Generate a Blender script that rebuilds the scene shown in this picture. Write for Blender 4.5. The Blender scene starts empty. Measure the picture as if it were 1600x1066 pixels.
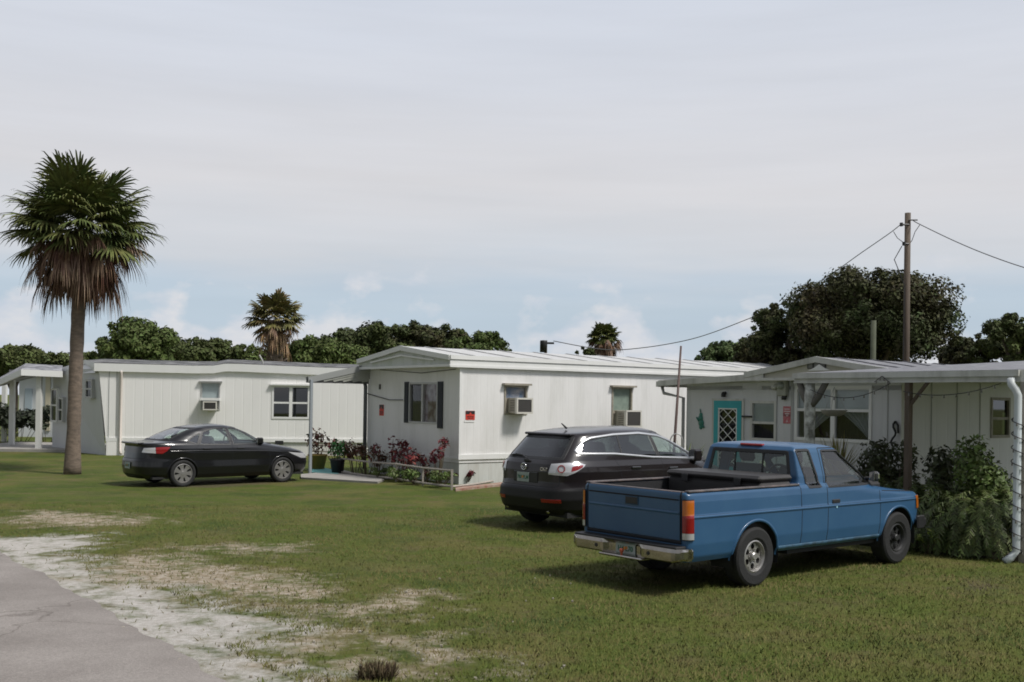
import bpy, math, random
import numpy as np
from mathutils import Vector, Matrix
R = math.radians
rng = np.random.default_rng(7); random.seed(7)
scn = bpy.context.scene

# ------------------------------------------------------------------ camera
F, PITCH, ROLL, SY, H = 1636.2, 0.0048, 0.01417, 85.5, 2.048
cd = bpy.data.cameras.new('camera'); cam = bpy.data.objects.new('camera', cd)
scn.collection.objects.link(cam); scn.camera = cam
cd.sensor_width = 36; cd.lens = F/1600*36; cd.shift_y = SY/1600
cd.clip_start = .1; cd.clip_end = 4000
cam.matrix_world = Matrix.Translation((0, 0, H)) @ Matrix.Rotation(R(90)+PITCH, 4, 'X') @ Matrix.Rotation(ROLL, 4, 'Z')
scn.render.resolution_x, scn.render.resolution_y = 1024, 682
scn.view_settings.view_transform = 'Standard'; scn.view_settings.look = 'None'
scn.view_settings.exposure = 0.07; scn.view_settings.gamma = 1; scn.view_settings.use_curve_mapping = False
scn.cycles.pixel_filter_type = 'GAUSSIAN'; scn.cycles.filter_width = 2.0
scn.cycles.max_bounces = 8; scn.cycles.transparent_max_bounces = 16

# ------------------------------------------------------------------ light
SUN_EL, SUN_AZ = R(54), R(-27)          # azimuth measured from +x towards +y
sv = Vector((math.cos(SUN_EL)*math.cos(SUN_AZ), math.cos(SUN_EL)*math.sin(SUN_AZ), math.sin(SUN_EL)))
sl = bpy.data.lights.new('sun', 'SUN'); sl.energy = 2.95; sl.angle = R(10); sl.color = (1, .96, .9)
so = bpy.data.objects.new('sun', sl); scn.collection.objects.link(so)
so.rotation_euler = sv.to_track_quat('Z', 'Y').to_euler()
W = bpy.data.worlds.new('World'); scn.world = W; W.use_nodes = True
def build_world():
    nt = W.node_tree; nt.nodes.clear(); N = nt.nodes.new; Lk = nt.links.new
    out = N('ShaderNodeOutputWorld'); sky = N('ShaderNodeTexSky'); sky.sky_type = 'NISHITA'
    sky.sun_disc = False; sky.sun_elevation = SUN_EL; sky.sun_rotation = math.pi/2-SUN_AZ
    sky.air_density = 1.0; sky.dust_density = .6; sky.ozone_density = 3.0
    b1 = N('ShaderNodeBackground'); b1.inputs[1].default_value = .10; Lk(sky.outputs[0], b1.inputs[0])
    tc = N('ShaderNodeTexCoord'); sp = N('ShaderNodeSeparateXYZ'); Lk(tc.outputs['Generated'], sp.inputs[0])
    def math_(op, a, b=None, clamp=False):
        m = N('ShaderNodeMath'); m.operation = op; m.use_clamp = clamp
        for i, v in enumerate((a, b)):
            if v is None: continue
            if isinstance(v, (int, float)): m.inputs[i].default_value = v
            else: Lk(v, m.inputs[i])
        return m.outputs[0]
    def ramp(v, stops, interp='LINEAR'):
        r = N('ShaderNodeValToRGB'); r.color_ramp.interpolation = interp; e = r.color_ramp.elements
        while len(e) > 1: e.remove(e[0])
        e[0].position = stops[0][0]; e[0].color = stops[0][1]
        for p, c in stops[1:]:
            x = e.new(p); x.color = c
        Lk(v, r.inputs[0]); return r.outputs[0]
    z = sp.outputs[2]
    g = lambda v: (v, v, v, 1)
    def mapping(scale):
        m = N('ShaderNodeMapping'); m.inputs['Scale'].default_value = scale; Lk(tc.outputs['Generated'], m.inputs[0]); return m.outputs[0]
    def noise(vec, s, d, r=.55):
        n = N('ShaderNodeTexNoise'); Lk(vec, n.inputs['Vector']); n.inputs['Scale'].default_value = s
        n.inputs['Detail'].default_value = d; n.inputs['Roughness'].default_value = r; return n.outputs[0]
    # veil: high overcast sheet, thins out in a band above the horizon
    zn = math_('ADD', z, math_('MULTIPLY', math_('SUBTRACT', noise(mapping((1, 1, 7)), 2.6, 4), .5), .09))
    veil = ramp(zn, [(.0, g(.95)), (.03, g(.88)), (.06, g(.78)), (.095, g(.74)), (.125, g(.94)), (.2, g(1))])
    # cumulus low on the horizon
    cn = noise(mapping((1, 1, 1.6)), 15, 9, .5)
    th = math_('ADD', cn, math_('MULTIPLY', z, -2.6))
    cum = math_('MULTIPLY', ramp(th, [(.29, g(0)), (.39, g(.95))]), ramp(z, [(.0, g(.55)), (.03, g(.95)), (.13, g(0.8)), (.15, g(0))]))
    vcol = ramp(zn, [(.0, (.58, .63, .71, 1)), (.07, (.49, .57, .67, 1)), (.10, (.53, .60, .68, 1)), (.135, (.62, .645, .685, 1)), (.19, (.655, .655, .68, 1)), (.28, (.63, .655, .715, 1)), (.42, (.595, .645, .74, 1)), (.8, (.44, .46, .53, 1))])
    streak = ramp(noise(mapping((1, 1, 12)), 3.0, 5), [(.3, g(.965)), (.7, g(1.03))])
    mx = N('ShaderNodeMix'); mx.data_type = 'RGBA'; mx.blend_type = 'MULTIPLY'; mx.inputs[0].default_value = 1
    Lk(vcol, mx.inputs[6]); Lk(streak, mx.inputs[7])
    cshade = ramp(noise(mapping((1, 1, 2)), 30, 6), [(.35, (.56, .61, .69, 1)), (.65, (.70, .70, .72, 1))])
    # sun glow through the overcast, high out of frame
    vd = N('ShaderNodeVectorMath'); vd.operation = 'DOT_PRODUCT'; Lk(tc.outputs['Generated'], vd.inputs[0]); vd.inputs[1].default_value = sv
    glow = math_('MULTIPLY', math_('POWER', math_('MAXIMUM', vd.outputs['Value'], 0), 14), GLOW)
    # unseen sky behind camera and away from sun, dimmed to darken end walls
    shade = ramp(math_('ADD', math_('ADD', math_('MULTIPLY', sp.outputs[1], .4), math_('MULTIPLY', sp.outputs[0], .3)), .5), [(.22, g(.45)), (.70, g(1))])
    b2 = N('ShaderNodeBackground'); Lk(mx.outputs[2], b2.inputs[0]); Lk(math_('ADD', glow, shade), b2.inputs[1])
    b3 = N('ShaderNodeBackground'); Lk(cshade, b3.inputs[0]); b3.inputs[1].default_value = 1
    m1 = N('ShaderNodeMixShader'); Lk(veil, m1.inputs[0]); Lk(b1.outputs[0], m1.inputs[1]); Lk(b2.outputs[0], m1.inputs[2])
    m2 = N('ShaderNodeMixShader'); Lk(cum, m2.inputs[0]); Lk(m1.outputs[0], m2.inputs[1]); Lk(b3.outputs[0], m2.inputs[2])
    Lk(m2.outputs[0], out.inputs[0])
GLOW = 1.8
build_world()

# ------------------------------------------------------------------ pixel -> place helpers
def ray(px, py):
    x, y = px-800, py-533-SY; c, s = math.cos(ROLL), math.sin(ROLL)
    x, y = x*c+y*s, -x*s+y*c
    cp, sp_ = math.cos(PITCH), math.sin(PITCH); u = -y/F
    return Vector((x/F, cp-u*sp_, sp_+u*cp))
def at(px, py, Y):
    d = ray(px, py); return Vector((0, 0, H))+d*(Y/d.y)
def gp(px, py, z=0.0):
    d = ray(px, py); return Vector((0, 0, H))+d*((z-H)/d.z)
def onplane(px, py, o, a, axis, off=0.0):
    """where the ray meets a wall of the frame (origin o, heading a): axis 'x' = plane x=off (returns y,z), 'y' = plane y=off (returns x,z)"""
    L = Vector((math.cos(a), math.sin(a), 0)); S = Vector((-math.sin(a), math.cos(a), 0)); O = Vector((o[0], o[1], 0))
    n, t = (L, S) if axis == 'x' else (S, L)
    d = ray(px, py); c = Vector((0, 0, H)); k = (off-(c-O).dot(n))/d.dot(n); p = c+d*k
    return (p-O).dot(t), p.z

# ------------------------------------------------------------------ materials
MATS = {}
def mat(name, col, rough=.6, metal=0., var=0., vscale=3., col2=None, coat=0., bump=0., bscale=40., spec=.5, stretch=(1, 1, 1), island=0., ribs=None, streaks=None, emit=None):
    if name in MATS: return MATS[name]
    m = bpy.data.materials.new(name); m.use_nodes = True; nt = m.node_tree; N = nt.nodes.new; Lk = nt.links.new
    p = nt.nodes['Principled BSDF']; p.inputs['Roughness'].default_value = rough; p.inputs['Metallic'].default_value = metal
    p.inputs['Coat Weight'].default_value = coat; p.inputs['Coat Roughness'].default_value = .06; p.inputs['Specular IOR Level'].default_value = spec
    col = tuple(col)+(1,) if len(col) == 3 else col; p.inputs['Base Color'].default_value = col
    tc = N('ShaderNodeTexCoord'); mp = N('ShaderNodeMapping'); Lk(tc.outputs['Object'], mp.inputs[0]); mp.inputs['Scale'].default_value = stretch
    cur = None
    c2 = tuple(col2)+(1,) if col2 else tuple(c*.6 for c in col[:3])+(1,)
    if var or col2:
        n = N('ShaderNodeTexNoise'); n.inputs['Scale'].default_value = vscale; n.inputs['Detail'].default_value = 6; n.inputs['Roughness'].default_value = .6; Lk(mp.outputs[0], n.inputs[0])
        r = N('ShaderNodeValToRGB'); r.color_ramp.elements[0].position = .38; r.color_ramp.elements[1].position = .66
        v = var or 1.
        r.color_ramp.elements[0].color = col; r.color_ramp.elements[1].color = tuple(a+(b-a)*v for a, b in zip(col, c2)); Lk(n.outputs[0], r.inputs[0]); cur = r.outputs[0]
    if streaks:
        sc, amt, scol = streaks
        mp2 = N('ShaderNodeMapping'); Lk(tc.outputs['Object'], mp2.inputs[0]); mp2.inputs['Scale'].default_value = (sc, sc, .5)
        n = N('ShaderNodeTexNoise'); n.inputs['Scale'].default_value = 1; n.inputs['Detail'].default_value = 5; n.inputs['Roughness'].default_value = .65; Lk(mp2.outputs[0], n.inputs[0])
        r = N('ShaderNodeValToRGB'); r.color_ramp.elements[0].position = .45; r.color_ramp.elements[1].position = .8
        r.color_ramp.elements[0].color = (0, 0, 0, 1); r.color_ramp.elements[1].color = (amt, amt, amt, 1); Lk(n.outputs[0], r.inputs[0])
        mx = N('ShaderNodeMix'); mx.data_type = 'RGBA'; Lk(r.outputs[0], mx.inputs[0])
        if cur: Lk(cur, mx.inputs[6])
        else: mx.inputs[6].default_value = col
        mx.inputs[7].default_value = tuple(scol)+(1,); cur = mx.outputs[2]
    if island:
        ge = N('ShaderNodeNewGeometry'); hv = N('ShaderNodeHueSaturation'); mr = N('ShaderNodeMapRange')
        mr.inputs['To Min'].default_value = 1-island; mr.inputs['To Max'].default_value = 1+island; Lk(ge.outputs['Random Per Island'], mr.inputs[0])
        Lk(mr.outputs[0], hv.inputs['Value'])
        mh = N('ShaderNodeMapRange'); mh.inputs['To Min'].default_value = .475; mh.inputs['To Max'].default_value = .515; Lk(ge.outputs['Random Per Island'], mh.inputs[0]); Lk(mh.outputs[0], hv.inputs['Hue'])
        if cur: Lk(cur, hv.inputs['Color'])
        else: hv.inputs['Color'].default_value = col
        cur = hv.outputs[0]
    if cur: Lk(cur, p.inputs['Base Color'])
    hs = []
    if ribs:
        sp = N('ShaderNodeSeparateXYZ'); Lk(tc.outputs['Object'], sp.inputs[0]); ad = N('ShaderNodeMath'); Lk(sp.outputs[0], ad.inputs[0]); Lk(sp.outputs[1], ad.inputs[1])
        mu = N('ShaderNodeMath'); mu.operation = 'MULTIPLY'; mu.inputs[1].default_value = 1/ribs; Lk(ad.outputs[0], mu.inputs[0])
        fr = N('ShaderNodeMath'); fr.operation = 'FRACT'; Lk(mu.outputs[0], fr.inputs[0])
        r = N('ShaderNodeValToRGB'); e = r.color_ramp.elements; e[0].position = 0; e[0].color = (0, 0, 0, 1); e[1].position = .1; e[1].color = (1, 1, 1, 1)
        x = e.new(.9); x.color = (1, 1, 1, 1); x = e.new(1); x.color = (0, 0, 0, 1); Lk(fr.outputs[0], r.inputs[0])
        b = N('ShaderNodeBump'); b.inputs['Strength'].default_value = .3; b.inputs['Distance'].default_value = .012; Lk(r.outputs[0], b.inputs['Height']); hs.append(b)
    if bump:
        n = N('ShaderNodeTexNoise'); n.inputs['Scale'].default_value = bscale; n.inputs['Detail'].default_value = 5; Lk(mp.outputs[0], n.inputs[0])
        b = N('ShaderNodeBump'); b.inputs['Strength'].default_value = bump; b.inputs['Distance'].default_value = .02; Lk(n.outputs[0], b.inputs['Height']); hs.append(b)
    for i, b in enumerate(hs):
        if i: Lk(hs[i-1].outputs[0], b.inputs['Normal'])
    if hs: Lk(hs[-1].outputs[0], p.inputs['Normal'])
    MATS[name] = m; return m
def glass(name, tint, refl=.08, rough=.02, mixd=None):
    if name in MATS: return MATS[name]
    m = bpy.data.materials.new(name); m.use_nodes = True; nt = m.node_tree; nt.nodes.clear(); N = nt.nodes.new; Lk = nt.links.new
    o = N('ShaderNodeOutputMaterial'); t = N('ShaderNodeBsdfTransparent'); t.inputs[0].default_value = tuple(tint)+(1,)
    g = N('ShaderNodeBsdfGlossy'); g.inputs['Roughness'].default_value = rough; g.inputs[0].default_value = (.95, .95, .95, 1)
    lw = N('ShaderNodeLayerWeight'); lw.inputs[0].default_value = .5; pw = N('ShaderNodeMath'); pw.operation = 'POWER'; pw.inputs[1].default_value = 4.; Lk(lw.outputs['Facing'], pw.inputs[0])
    a = N('ShaderNodeMath'); a.operation = 'MULTIPLY_ADD'; a.inputs[1].default_value = .85; a.inputs[2].default_value = refl; Lk(pw.outputs[0], a.inputs[0]); a.use_clamp = True
    mx = N('ShaderNodeMixShader'); Lk(a.outputs[0], mx.inputs[0]); Lk(t.outputs[0], mx.inputs[1]); Lk(g.outputs[0], mx.inputs[2]); Lk(mx.outputs[0], o.inputs[0])
    MATS[name] = m; return m

M_side = mat('aluminium_siding', (.80, .79, .775), .45, ribs=.2, streaks=(2.2, .5, (.50, .50, .46)), bump=.06, bscale=3)
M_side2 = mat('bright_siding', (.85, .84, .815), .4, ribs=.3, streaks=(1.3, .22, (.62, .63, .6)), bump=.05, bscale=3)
M_side3 = mat('grey_siding', (.70, .70, .69), .5, ribs=.4, streaks=(1.8, .35, (.45, .46, .44)), bump=.06, bscale=3)
M_white = mat('white_paint', (.78, .78, .76), .45, streaks=(2.5, .3, (.6, .61, .56)))
M_whited = mat('weathered_white_paint', (.60, .60, .56), .6, streaks=(4, .7, (.27, .27, .23)))
M_roof = mat('white_roof_coating', (.56, .56, .55), .55, streaks=(5, .6, (.42, .41, .38)))
M_roofg = mat('grey_roof_sheet', (.17, .17, .185), .65, streaks=(7, .8, (.36, .36, .36)), ribs=.4)
M_dark = mat('dark_interior', (.02, .02, .02), .9)
M_black = mat('black_plastic', (.018, .018, .019), .5)
M_rub = mat('tyre_rubber', (.017, .017, .017), .8, bump=.2, bscale=30)
M_chrome = mat('chrome', (.78, .78, .78), .16, 1.)
M_chromed = mat('dull_chrome', (.5, .47, .43), .2, 1., var=.5, vscale=6, col2=(.25, .2, .15))
M_sil = mat('silver_paint', (.42, .41, .39), .35, .6, var=.4, vscale=10, col2=(.24, .22, .2))
M_silc = mat('hubcap_silver', (.27, .26, .25), .35, .5)
M_pane = glass('window_glass', (.72, .76, .76), .05)
M_tint = glass('privacy_glass', (.10, .12, .12), .10)
M_cgl = glass('car_glass', (.68, .78, .74), .10)
M_red = mat('red_lens', (.26, .008, .010), .2, coat=.4)
M_amb = mat('amber_lens', (.50, .13, .012), .18, coat=.6)
M_clr = mat('clear_lens', (.55, .55, .56), .12, .3, coat=.8)
M_wood = mat('weathered_wood', (.12, .09, .066), .8, var=.7, vscale=6, stretch=(3, 3, .4), bump=.3, bscale=10)
M_woodl = mat('pale_rail', (.42, .38, .33), .7, var=.5, vscale=5)
M_bark = mat('bark', (.14, .11, .085), .9, var=.8, vscale=5, bump=.6, bscale=12)
M_conc = mat('concrete', (.36, .34, .31), .85, var=.5, vscale=3, bump=.2)

# ------------------------------------------------------------------ mesh building
class MB:
    def __init__(s): s.v = []; s.f = []; s.mi = []; s.n = 0; s.nor = None
    def add(s, v, f, mi=0):
        v = np.asarray(v, float).reshape(-1, 3); b = s.n; s.v.append(v); s.n += len(v)
        s.f += [tuple(int(i)+b for i in q) for q in f]; s.mi += [mi]*len(f); return s
    def box(s, lo, hi, mi=0, M=None, bev=0.):
        x0, y0, z0 = lo; x1, y1, z1 = hi
        if bev > 0:
            b = min(bev, .49*min(abs(x1-x0), abs(y1-y0), abs(z1-z0)))
            V = []; idx = {}
            for i, (X, sx) in enumerate(((x0, 1), (x1, -1))):
                for j, (Y, sy) in enumerate(((y0, 1), (y1, -1))):
                    for k, (Z, sz) in enumerate(((z0, 1), (z1, -1))):
                        for a, d in enumerate(((0, b, b), (b, 0, b), (b, b, 0))):
                            idx[i, j, k, a] = len(V); V.append((X+sx*d[0], Y+sy*d[1], Z+sz*d[2]))
            Fc = []
            g = lambda *q: idx[q]
            for i in (0, 1): Fc.append([g(i, 0, 0, 0), g(i, 1, 0, 0), g(i, 1, 1, 0), g(i, 0, 1, 0)][::(-1 if i == 0 else 1)])
            for j in (0, 1): Fc.append([g(0, j, 0, 1), g(1, j, 0, 1), g(1, j, 1, 1), g(0, j, 1, 1)][::(1 if j == 0 else -1)])
            for k in (0, 1): Fc.append([g(0, 0, k, 2), g(1, 0, k, 2), g(1, 1, k, 2), g(0, 1, k, 2)][::(-1 if k == 0 else 1)])
            for i in (0, 1):
                for j in (0, 1): Fc.append([g(i, j, 0, 0), g(i, j, 0, 1), g(i, j, 1, 1), g(i, j, 1, 0)][::(1 if (i+j) % 2 else -1) ])
            for j in (0, 1):
                for k in (0, 1): Fc.append([g(0, j, k, 1), g(0, j, k, 2), g(1, j, k, 2), g(1, j, k, 1)][::(1 if (j+k) % 2 else -1)])
            for i in (0, 1):
                for k in (0, 1): Fc.append([g(i, 0, k, 0), g(i, 0, k, 2), g(i, 1, k, 2), g(i, 1, k, 0)][::(-1 if (i+k) % 2 else 1)])
            for i in (0, 1):
                for j in (0, 1):
                    for k in (0, 1): Fc.append([g(i, j, k, 0), g(i, j, k, 1), g(i, j, k, 2)][::(1 if (i+j+k) % 2 else -1)])
        else:
            V = [(x0, y0, z0), (x1, y0, z0), (x1, y1, z0), (x0, y1, z0), (x0, y0, z1), (x1, y0, z1), (x1, y1, z1), (x0, y1, z1)]
            Fc = [(0, 3, 2, 1), (4, 5, 6, 7), (0, 1, 5, 4), (1, 2, 6, 5), (2, 3, 7, 6), (3, 0, 4, 7)]
        V = np.array(V)
        if M is not None: V = np.array([tuple(M @ Vector(q)) for q in V])
        return s.add(V, Fc, mi)
    def tube(s, pts, r, n=8, mi=0, cap=True, flat=None):
        P = [Vector(p) for p in pts]; rs = r if hasattr(r, '__len__') else [r]*len(P); V = []; up = Vector((0, 0, 1)); prev = None
        for i, p in enumerate(P):
            t = (P[min(i+1, len(P)-1)]-P[max(i-1, 0)]).normalized()
            if prev is None: a = t.cross(up if abs(t.z) < .95 else Vector((1, 0, 0))).normalized()
            else: a = (prev-t*prev.dot(t)).normalized()
            prev = a; b = t.cross(a)
            for k in range(n):
                th = 2*math.pi*k/n; V.append(tuple(p+(a*math.cos(th)+b*math.sin(th))*rs[i]))
        Fc = [(i*n+k, i*n+(k+1) % n, (i+1)*n+(k+1) % n, (i+1)*n+k) for i in range(len(P)-1) for k in range(n)]
        if cap: Fc += [tuple(range(n))[::-1], tuple((len(P)-1)*n+k for k in range(n))]
        return s.add(V, Fc, mi)
    def lathe(s, prof, n=32, axis='y', c=(0, 0, 0), mi=0, sgn=1):
        V = []
        for r, h in prof:
            for k in range(n):
                th = 2*math.pi*k/n; a, b = r*math.cos(th), r*math.sin(th)
                V.append((c[0]+a, c[1]+h*sgn, c[2]+b) if axis == 'y' else (c[0]+a, c[1]+b, c[2]+h*sgn) if axis == 'z' else (c[0]+h*sgn, c[1]+a, c[2]+b))
        Fc = [(i*n+k, i*n+(k+1) % n, (i+1)*n+(k+1) % n, (i+1)*n+k) for i in range(len(prof)-1) for k in range(n)]
        return s.add(V, Fc, mi)
    def prism(s, poly, d, mi=0):
        """poly: 3-D points; extruded by vector d"""
        n = len(poly); V = [tuple(p) for p in poly]+[tuple(Vector(p)+Vector(d)) for p in poly]
        return s.add(V, [tuple(range(n))[::-1], tuple(range(n, 2*n))]+[(i, (i+1) % n, n+(i+1) % n, n+i) for i in range(n)], mi)
    def build(s, name, m, parent=None, smooth=False, fix=False):
        me = bpy.data.meshes.new(name); v = np.concatenate(s.v) if s.v else np.zeros((0, 3))
        me.from_pydata(v.tolist(), [], s.f)
        for mm in (m if isinstance(m, (list, tuple)) else [m]): me.materials.append(mm)
        if any(s.mi): me.polygons.foreach_set('material_index', s.mi)
        if smooth: me.polygons.foreach_set('use_smooth', [True]*len(s.f))
        if fix:
            import bmesh
            b = bmesh.new(); b.from_mesh(me); bmesh.ops.recalc_face_normals(b, faces=b.faces); b.to_mesh(me); b.free()
        if s.nor is not None: me.normals_split_custom_set_from_vertices(np.asarray(s.nor).tolist())
        o = bpy.data.objects.new(name, me); scn.collection.objects.link(o); o.parent = parent; return o
def empty(name, loc, rz=0., parent=None, sc=1.):
    o = bpy.data.objects.new(name, None); scn.collection.objects.link(o); o.location = loc; o.rotation_euler = (0, 0, rz); o.parent = parent; o.scale = (sc,)*3; return o
def tag(o, label=None, cat=None, group=None, kind=None):
    for k, v in (('label', label), ('category', cat), ('group', group), ('kind', kind)):
        if v: o[k] = v
    return o
def B(name, lo, hi, m, parent=None, bev=0., M=None): return MB().box(lo, hi, bev=bev, M=M).build(name, m, parent)
def text(name, s, size, m, parent, M, ext=.002):
    c = bpy.data.curves.new(name, 'FONT'); c.body = s; c.size = size; c.extrude = ext; c.align_x = 'CENTER'; c.align_y = 'CENTER'; c.offset = size*.015
    t = bpy.data.objects.new(name, c); me = bpy.data.meshes.new_from_object(t); me.transform(M); bpy.data.objects.remove(t)
    me.materials.clear(); me.materials.append(m); me.name = name
    o = bpy.data.objects.new(name, me); scn.collection.objects.link(o); o.parent = parent; return o
def copy_tree(o, parent=None):
    c = o.copy(); scn.collection.objects.link(c); c.parent = parent
    for ch in list(o.children): copy_tree(ch, c)
    return c

# ================================================================== SETTING
def inpoly(P, poly):
    x, y = P[:, 0], P[:, 1]; ins = np.zeros(len(P), bool); n = len(poly)
    for i in range(n):
        x0, y0 = poly[i]; x1, y1 = poly[(i+1) % n]
        c = ((y0 > y) != (y1 > y)); ins ^= c & (x < (x1-x0)*(y-y0)/((y1-y0) or 1e-12)+x0)
    return ins
def sdist(P, poly):
    d = np.full(len(P), 1e9); n = len(poly)
    for i in range(n):
        a = np.array(poly[i]); b = np.array(poly[(i+1) % n]); e = b-a; t = np.clip(((P-a)@e)/max(e@e, 1e-12), 0, 1)
        d = np.minimum(d, np.hypot(*(P-a-t[:, None]*e).T))
    return np.where(inpoly(P, poly), d, -d)
def groundpoly(pts): return [tuple(gp(*p)[:2]) for p in pts]
ROAD = [(-20, 855), (0, 866), (60, 896), (130, 935), (200, 976), (280, 1022), (350, 1066), (420, 1112), (560, 1215)]
SAND = [[(-60, 848), (0, 842), (70, 842), (128, 838), (130, 850), (62, 866), (112, 876), (122, 898), (125, 912), (190, 922), (250, 925), (262, 945), (330, 962), (390, 965), (438, 985), (372, 998), (328, 1008), (352, 1028), (440, 1066), (480, 1110), (420, 1120), (350, 1070), (280, 1026), (200, 980), (130, 938), (60, 900), (0, 868), (-60, 850)]]
DRY = [[(180, 872), (250, 868), (330, 884), (400, 892), (470, 905), (512, 925), (490, 940), (400, 938), (350, 930), (300, 930), (250, 918), (180, 918), (120, 905)],
       [(545, 948), (600, 936), (662, 930), (668, 940), (610, 956), (550, 966), (470, 975), (440, 970)],
       [(290, 856), (380, 852), (452, 854), (448, 860), (330, 861)],
       [(380, 1005), (520, 985), (680, 1000), (760, 1040), (700, 1062), (560, 1066), (440, 1050)],
       [(60, 800), (180, 806), (230, 818), (120, 822), (20, 815)]]
BARE = [[(190, 758), (245, 764), (330, 764), (420, 758), (470, 752), (420, 748), (300, 752)], [(1470, 905), (1560, 895), (1600, 910), (1590, 940), (1500, 930)], [(1120, 990), (1240, 985), (1250, 1010), (1150, 1020)],
        [(930, 885), (1120, 905), (1380, 860), (1400, 850), (1250, 850), (1000, 870)]]
def build_ground():
    xs = np.concatenate([-np.geomspace(1200, 15, 26), np.arange(-14.2, 11, .085), np.geomspace(11.5, 1200, 28)])
    ys = np.concatenate([[-60, -30, -10, 0, 4], np.arange(6, 27, .085), np.geomspace(27.3, 1800, 34)])
    X, Y = np.meshgrid(xs, ys); P = np.stack([X.ravel(), Y.ravel()], 1); n = len(P)
    sand = np.full(n, -1e9); dry = np.full(n, -1e9); bare = np.full(n, -1e9)
    near = (P[:, 0] > -16) & (P[:, 0] < 12) & (P[:, 1] < 30); Q = P[near]
    for dst, L in ((sand, SAND), (dry, DRY), (bare, BARE)):
        m = dst[near]
        for pl in L: m = np.maximum(m, sdist(Q, groundpoly(pl)) if pl is not DRY[3] else np.minimum(sdist(Q, groundpoly(pl)), -.12))
        dst[near] = m
    f = lambda d, w: np.clip(d/w*.5+.5, 0, 1)
    me = bpy.data.meshes.new('grass_lawn'); nx, ny = len(xs), len(ys)
    i = np.arange(nx-1)[None, :]+np.arange(ny-1)[:, None]*nx; q = np.stack([i, i+1, i+nx+1, i+nx], -1).reshape(-1, 4)
    me.from_pydata(np.c_[P, np.zeros(n)].tolist(), [], q.tolist())
    for nm, dd in (('sand', f(sand, .8)), ('dry', f(dry, .9)), ('bare', f(bare, .5))):
        a = me.attributes.new(nm, 'FLOAT', 'POINT'); a.data.foreach_set('value', dd.astype(np.float32))
    m = bpy.data.materials.new('lawn'); m.use_nodes = True; nt = m.node_tree; N = nt.nodes.new; Lk = nt.links.new
    p = nt.nodes['Principled BSDF']; p.inputs['Roughness'].default_value = .95; p.inputs['Specular IOR Level'].default_value = .15
    tc = N('ShaderNodeTexCoord')
    def noise(s, d=6, r=.6, sc=None):
        k = N('ShaderNodeTexNoise'); k.inputs['Scale'].default_value = s; k.inputs['Detail'].default_value = d; k.inputs['Roughness'].default_value = r
        if sc:
            mp = N('ShaderNodeMapping'); mp.inputs['Scale'].default_value = sc; Lk(tc.outputs['Object'], mp.inputs[0]); Lk(mp.outputs[0], k.inputs[0])
        else: Lk(tc.outputs['Object'], k.inputs[0])
        return k.outputs[0]
    def ramp(v, st):
        r = N('ShaderNodeValToRGB'); e = r.color_ramp.elements; e[0].position, e[0].color = st[0]; e[1].position, e[1].color = st[-1]
        for pp, c in st[1:-1]: x = e.new(pp); x.color = c
        Lk(v, r.inputs[0]); return r.outputs[0]
    def mix(f_, a, b, t='MIX'):
        k = N('ShaderNodeMix'); k.data_type = 'RGBA'; k.blend_type = t
        for i_, v in ((0, f_), (6, a), (7, b)):
            if isinstance(v, (tuple, float)): k.inputs[i_].default_value = v
            else: Lk(v, k.inputs[i_])
        return k.outputs[2]
    def mth(op, a, b):
        k = N('ShaderNodeMath'); k.operation = op; k.use_clamp = True
        for i_, v in enumerate((a, b)):
            if isinstance(v, float): k.inputs[i_].default_value = v
            else: Lk(v, k.inputs[i_])
        return k.outputs[0]
    g = lambda v: (v, v, v, 1)
    c = ramp(noise(.45, 8, .65), [(.34, (.070, .098, .018, 1)), (.5, (.090, .116, .022, 1)), (.62, (.128, .124, .036, 1))])
    c = mix(ramp(noise(1.7, 8, .7), [(.50, g(0)), (.70, g(.8))]), c, (.145, .108, .058, 1))
    c = mix(ramp(noise(.8, 7, .62), [(.5, g(0)), (.66, g(.8))]), c, (.052, .078, .018, 1))
    c = mix(ramp(noise(.33, 6, .6, (1, 1.6, 1)), [(.55, g(0)), (.7, g(.6))]), c, (.155, .14, .055, 1))
    c = mix(1., c, ramp(noise(11, 5, .75), [(.3, g(.75)), (.7, g(1.22))]), 'MULTIPLY')
    c = mix(1., c, ramp(noise(60, 3, .7), [(.3, g(.84)), (.72, g(1.16))]), 'MULTIPLY')
    def at_(nm, thr, wid, s, amp):
        a = N('ShaderNodeAttribute'); a.attribute_name = nm
        nn = mth('MULTIPLY', noise(s, 8, .7), amp)
        k = N('ShaderNodeMath'); k.operation = 'ADD'; Lk(a.outputs['Fac'], k.inputs[0]); Lk(nn, k.inputs[1])
        return ramp(k.outputs[0], [(thr, g(0)), (min(thr+wid, 1), g(1))])
    # dry straw patches
    dcol = ramp(noise(9, 6, .7), [(.3, (.14, .125, .05, 1)), (.45, (.29, .235, .155, 1)), (.62, (.47, .41, .335, 1))])
    def scaled(v, k_): return mth('MULTIPLY', v, k_)
    def halfsum(nm, s, amp, lo, hi):
        a = N('ShaderNodeAttribute'); a.attribute_name = nm
        k = N('ShaderNodeMath'); k.operation = 'MULTIPLY_ADD'; Lk(noise(s, 8, .68), k.inputs[0]); k.inputs[1].default_value = amp; Lk(a.outputs['Fac'], k.inputs[2])
        mr = N('ShaderNodeMapRange'); mr.inputs[1].default_value = lo; mr.inputs[2].default_value = hi; Lk(k.outputs[0], mr.inputs[0])
        gate = N('ShaderNodeMath'); gate.operation = 'MULTIPLY'; gate.use_clamp = True; gate.inputs[1].default_value = 5; Lk(a.outputs['Fac'], gate.inputs[0])
        return mth('MULTIPLY', mr.outputs[0], gate.outputs[0])
    c = mix(halfsum('dry', 2.2, 2.4, 1.45, 1.95), c, dcol)
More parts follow.
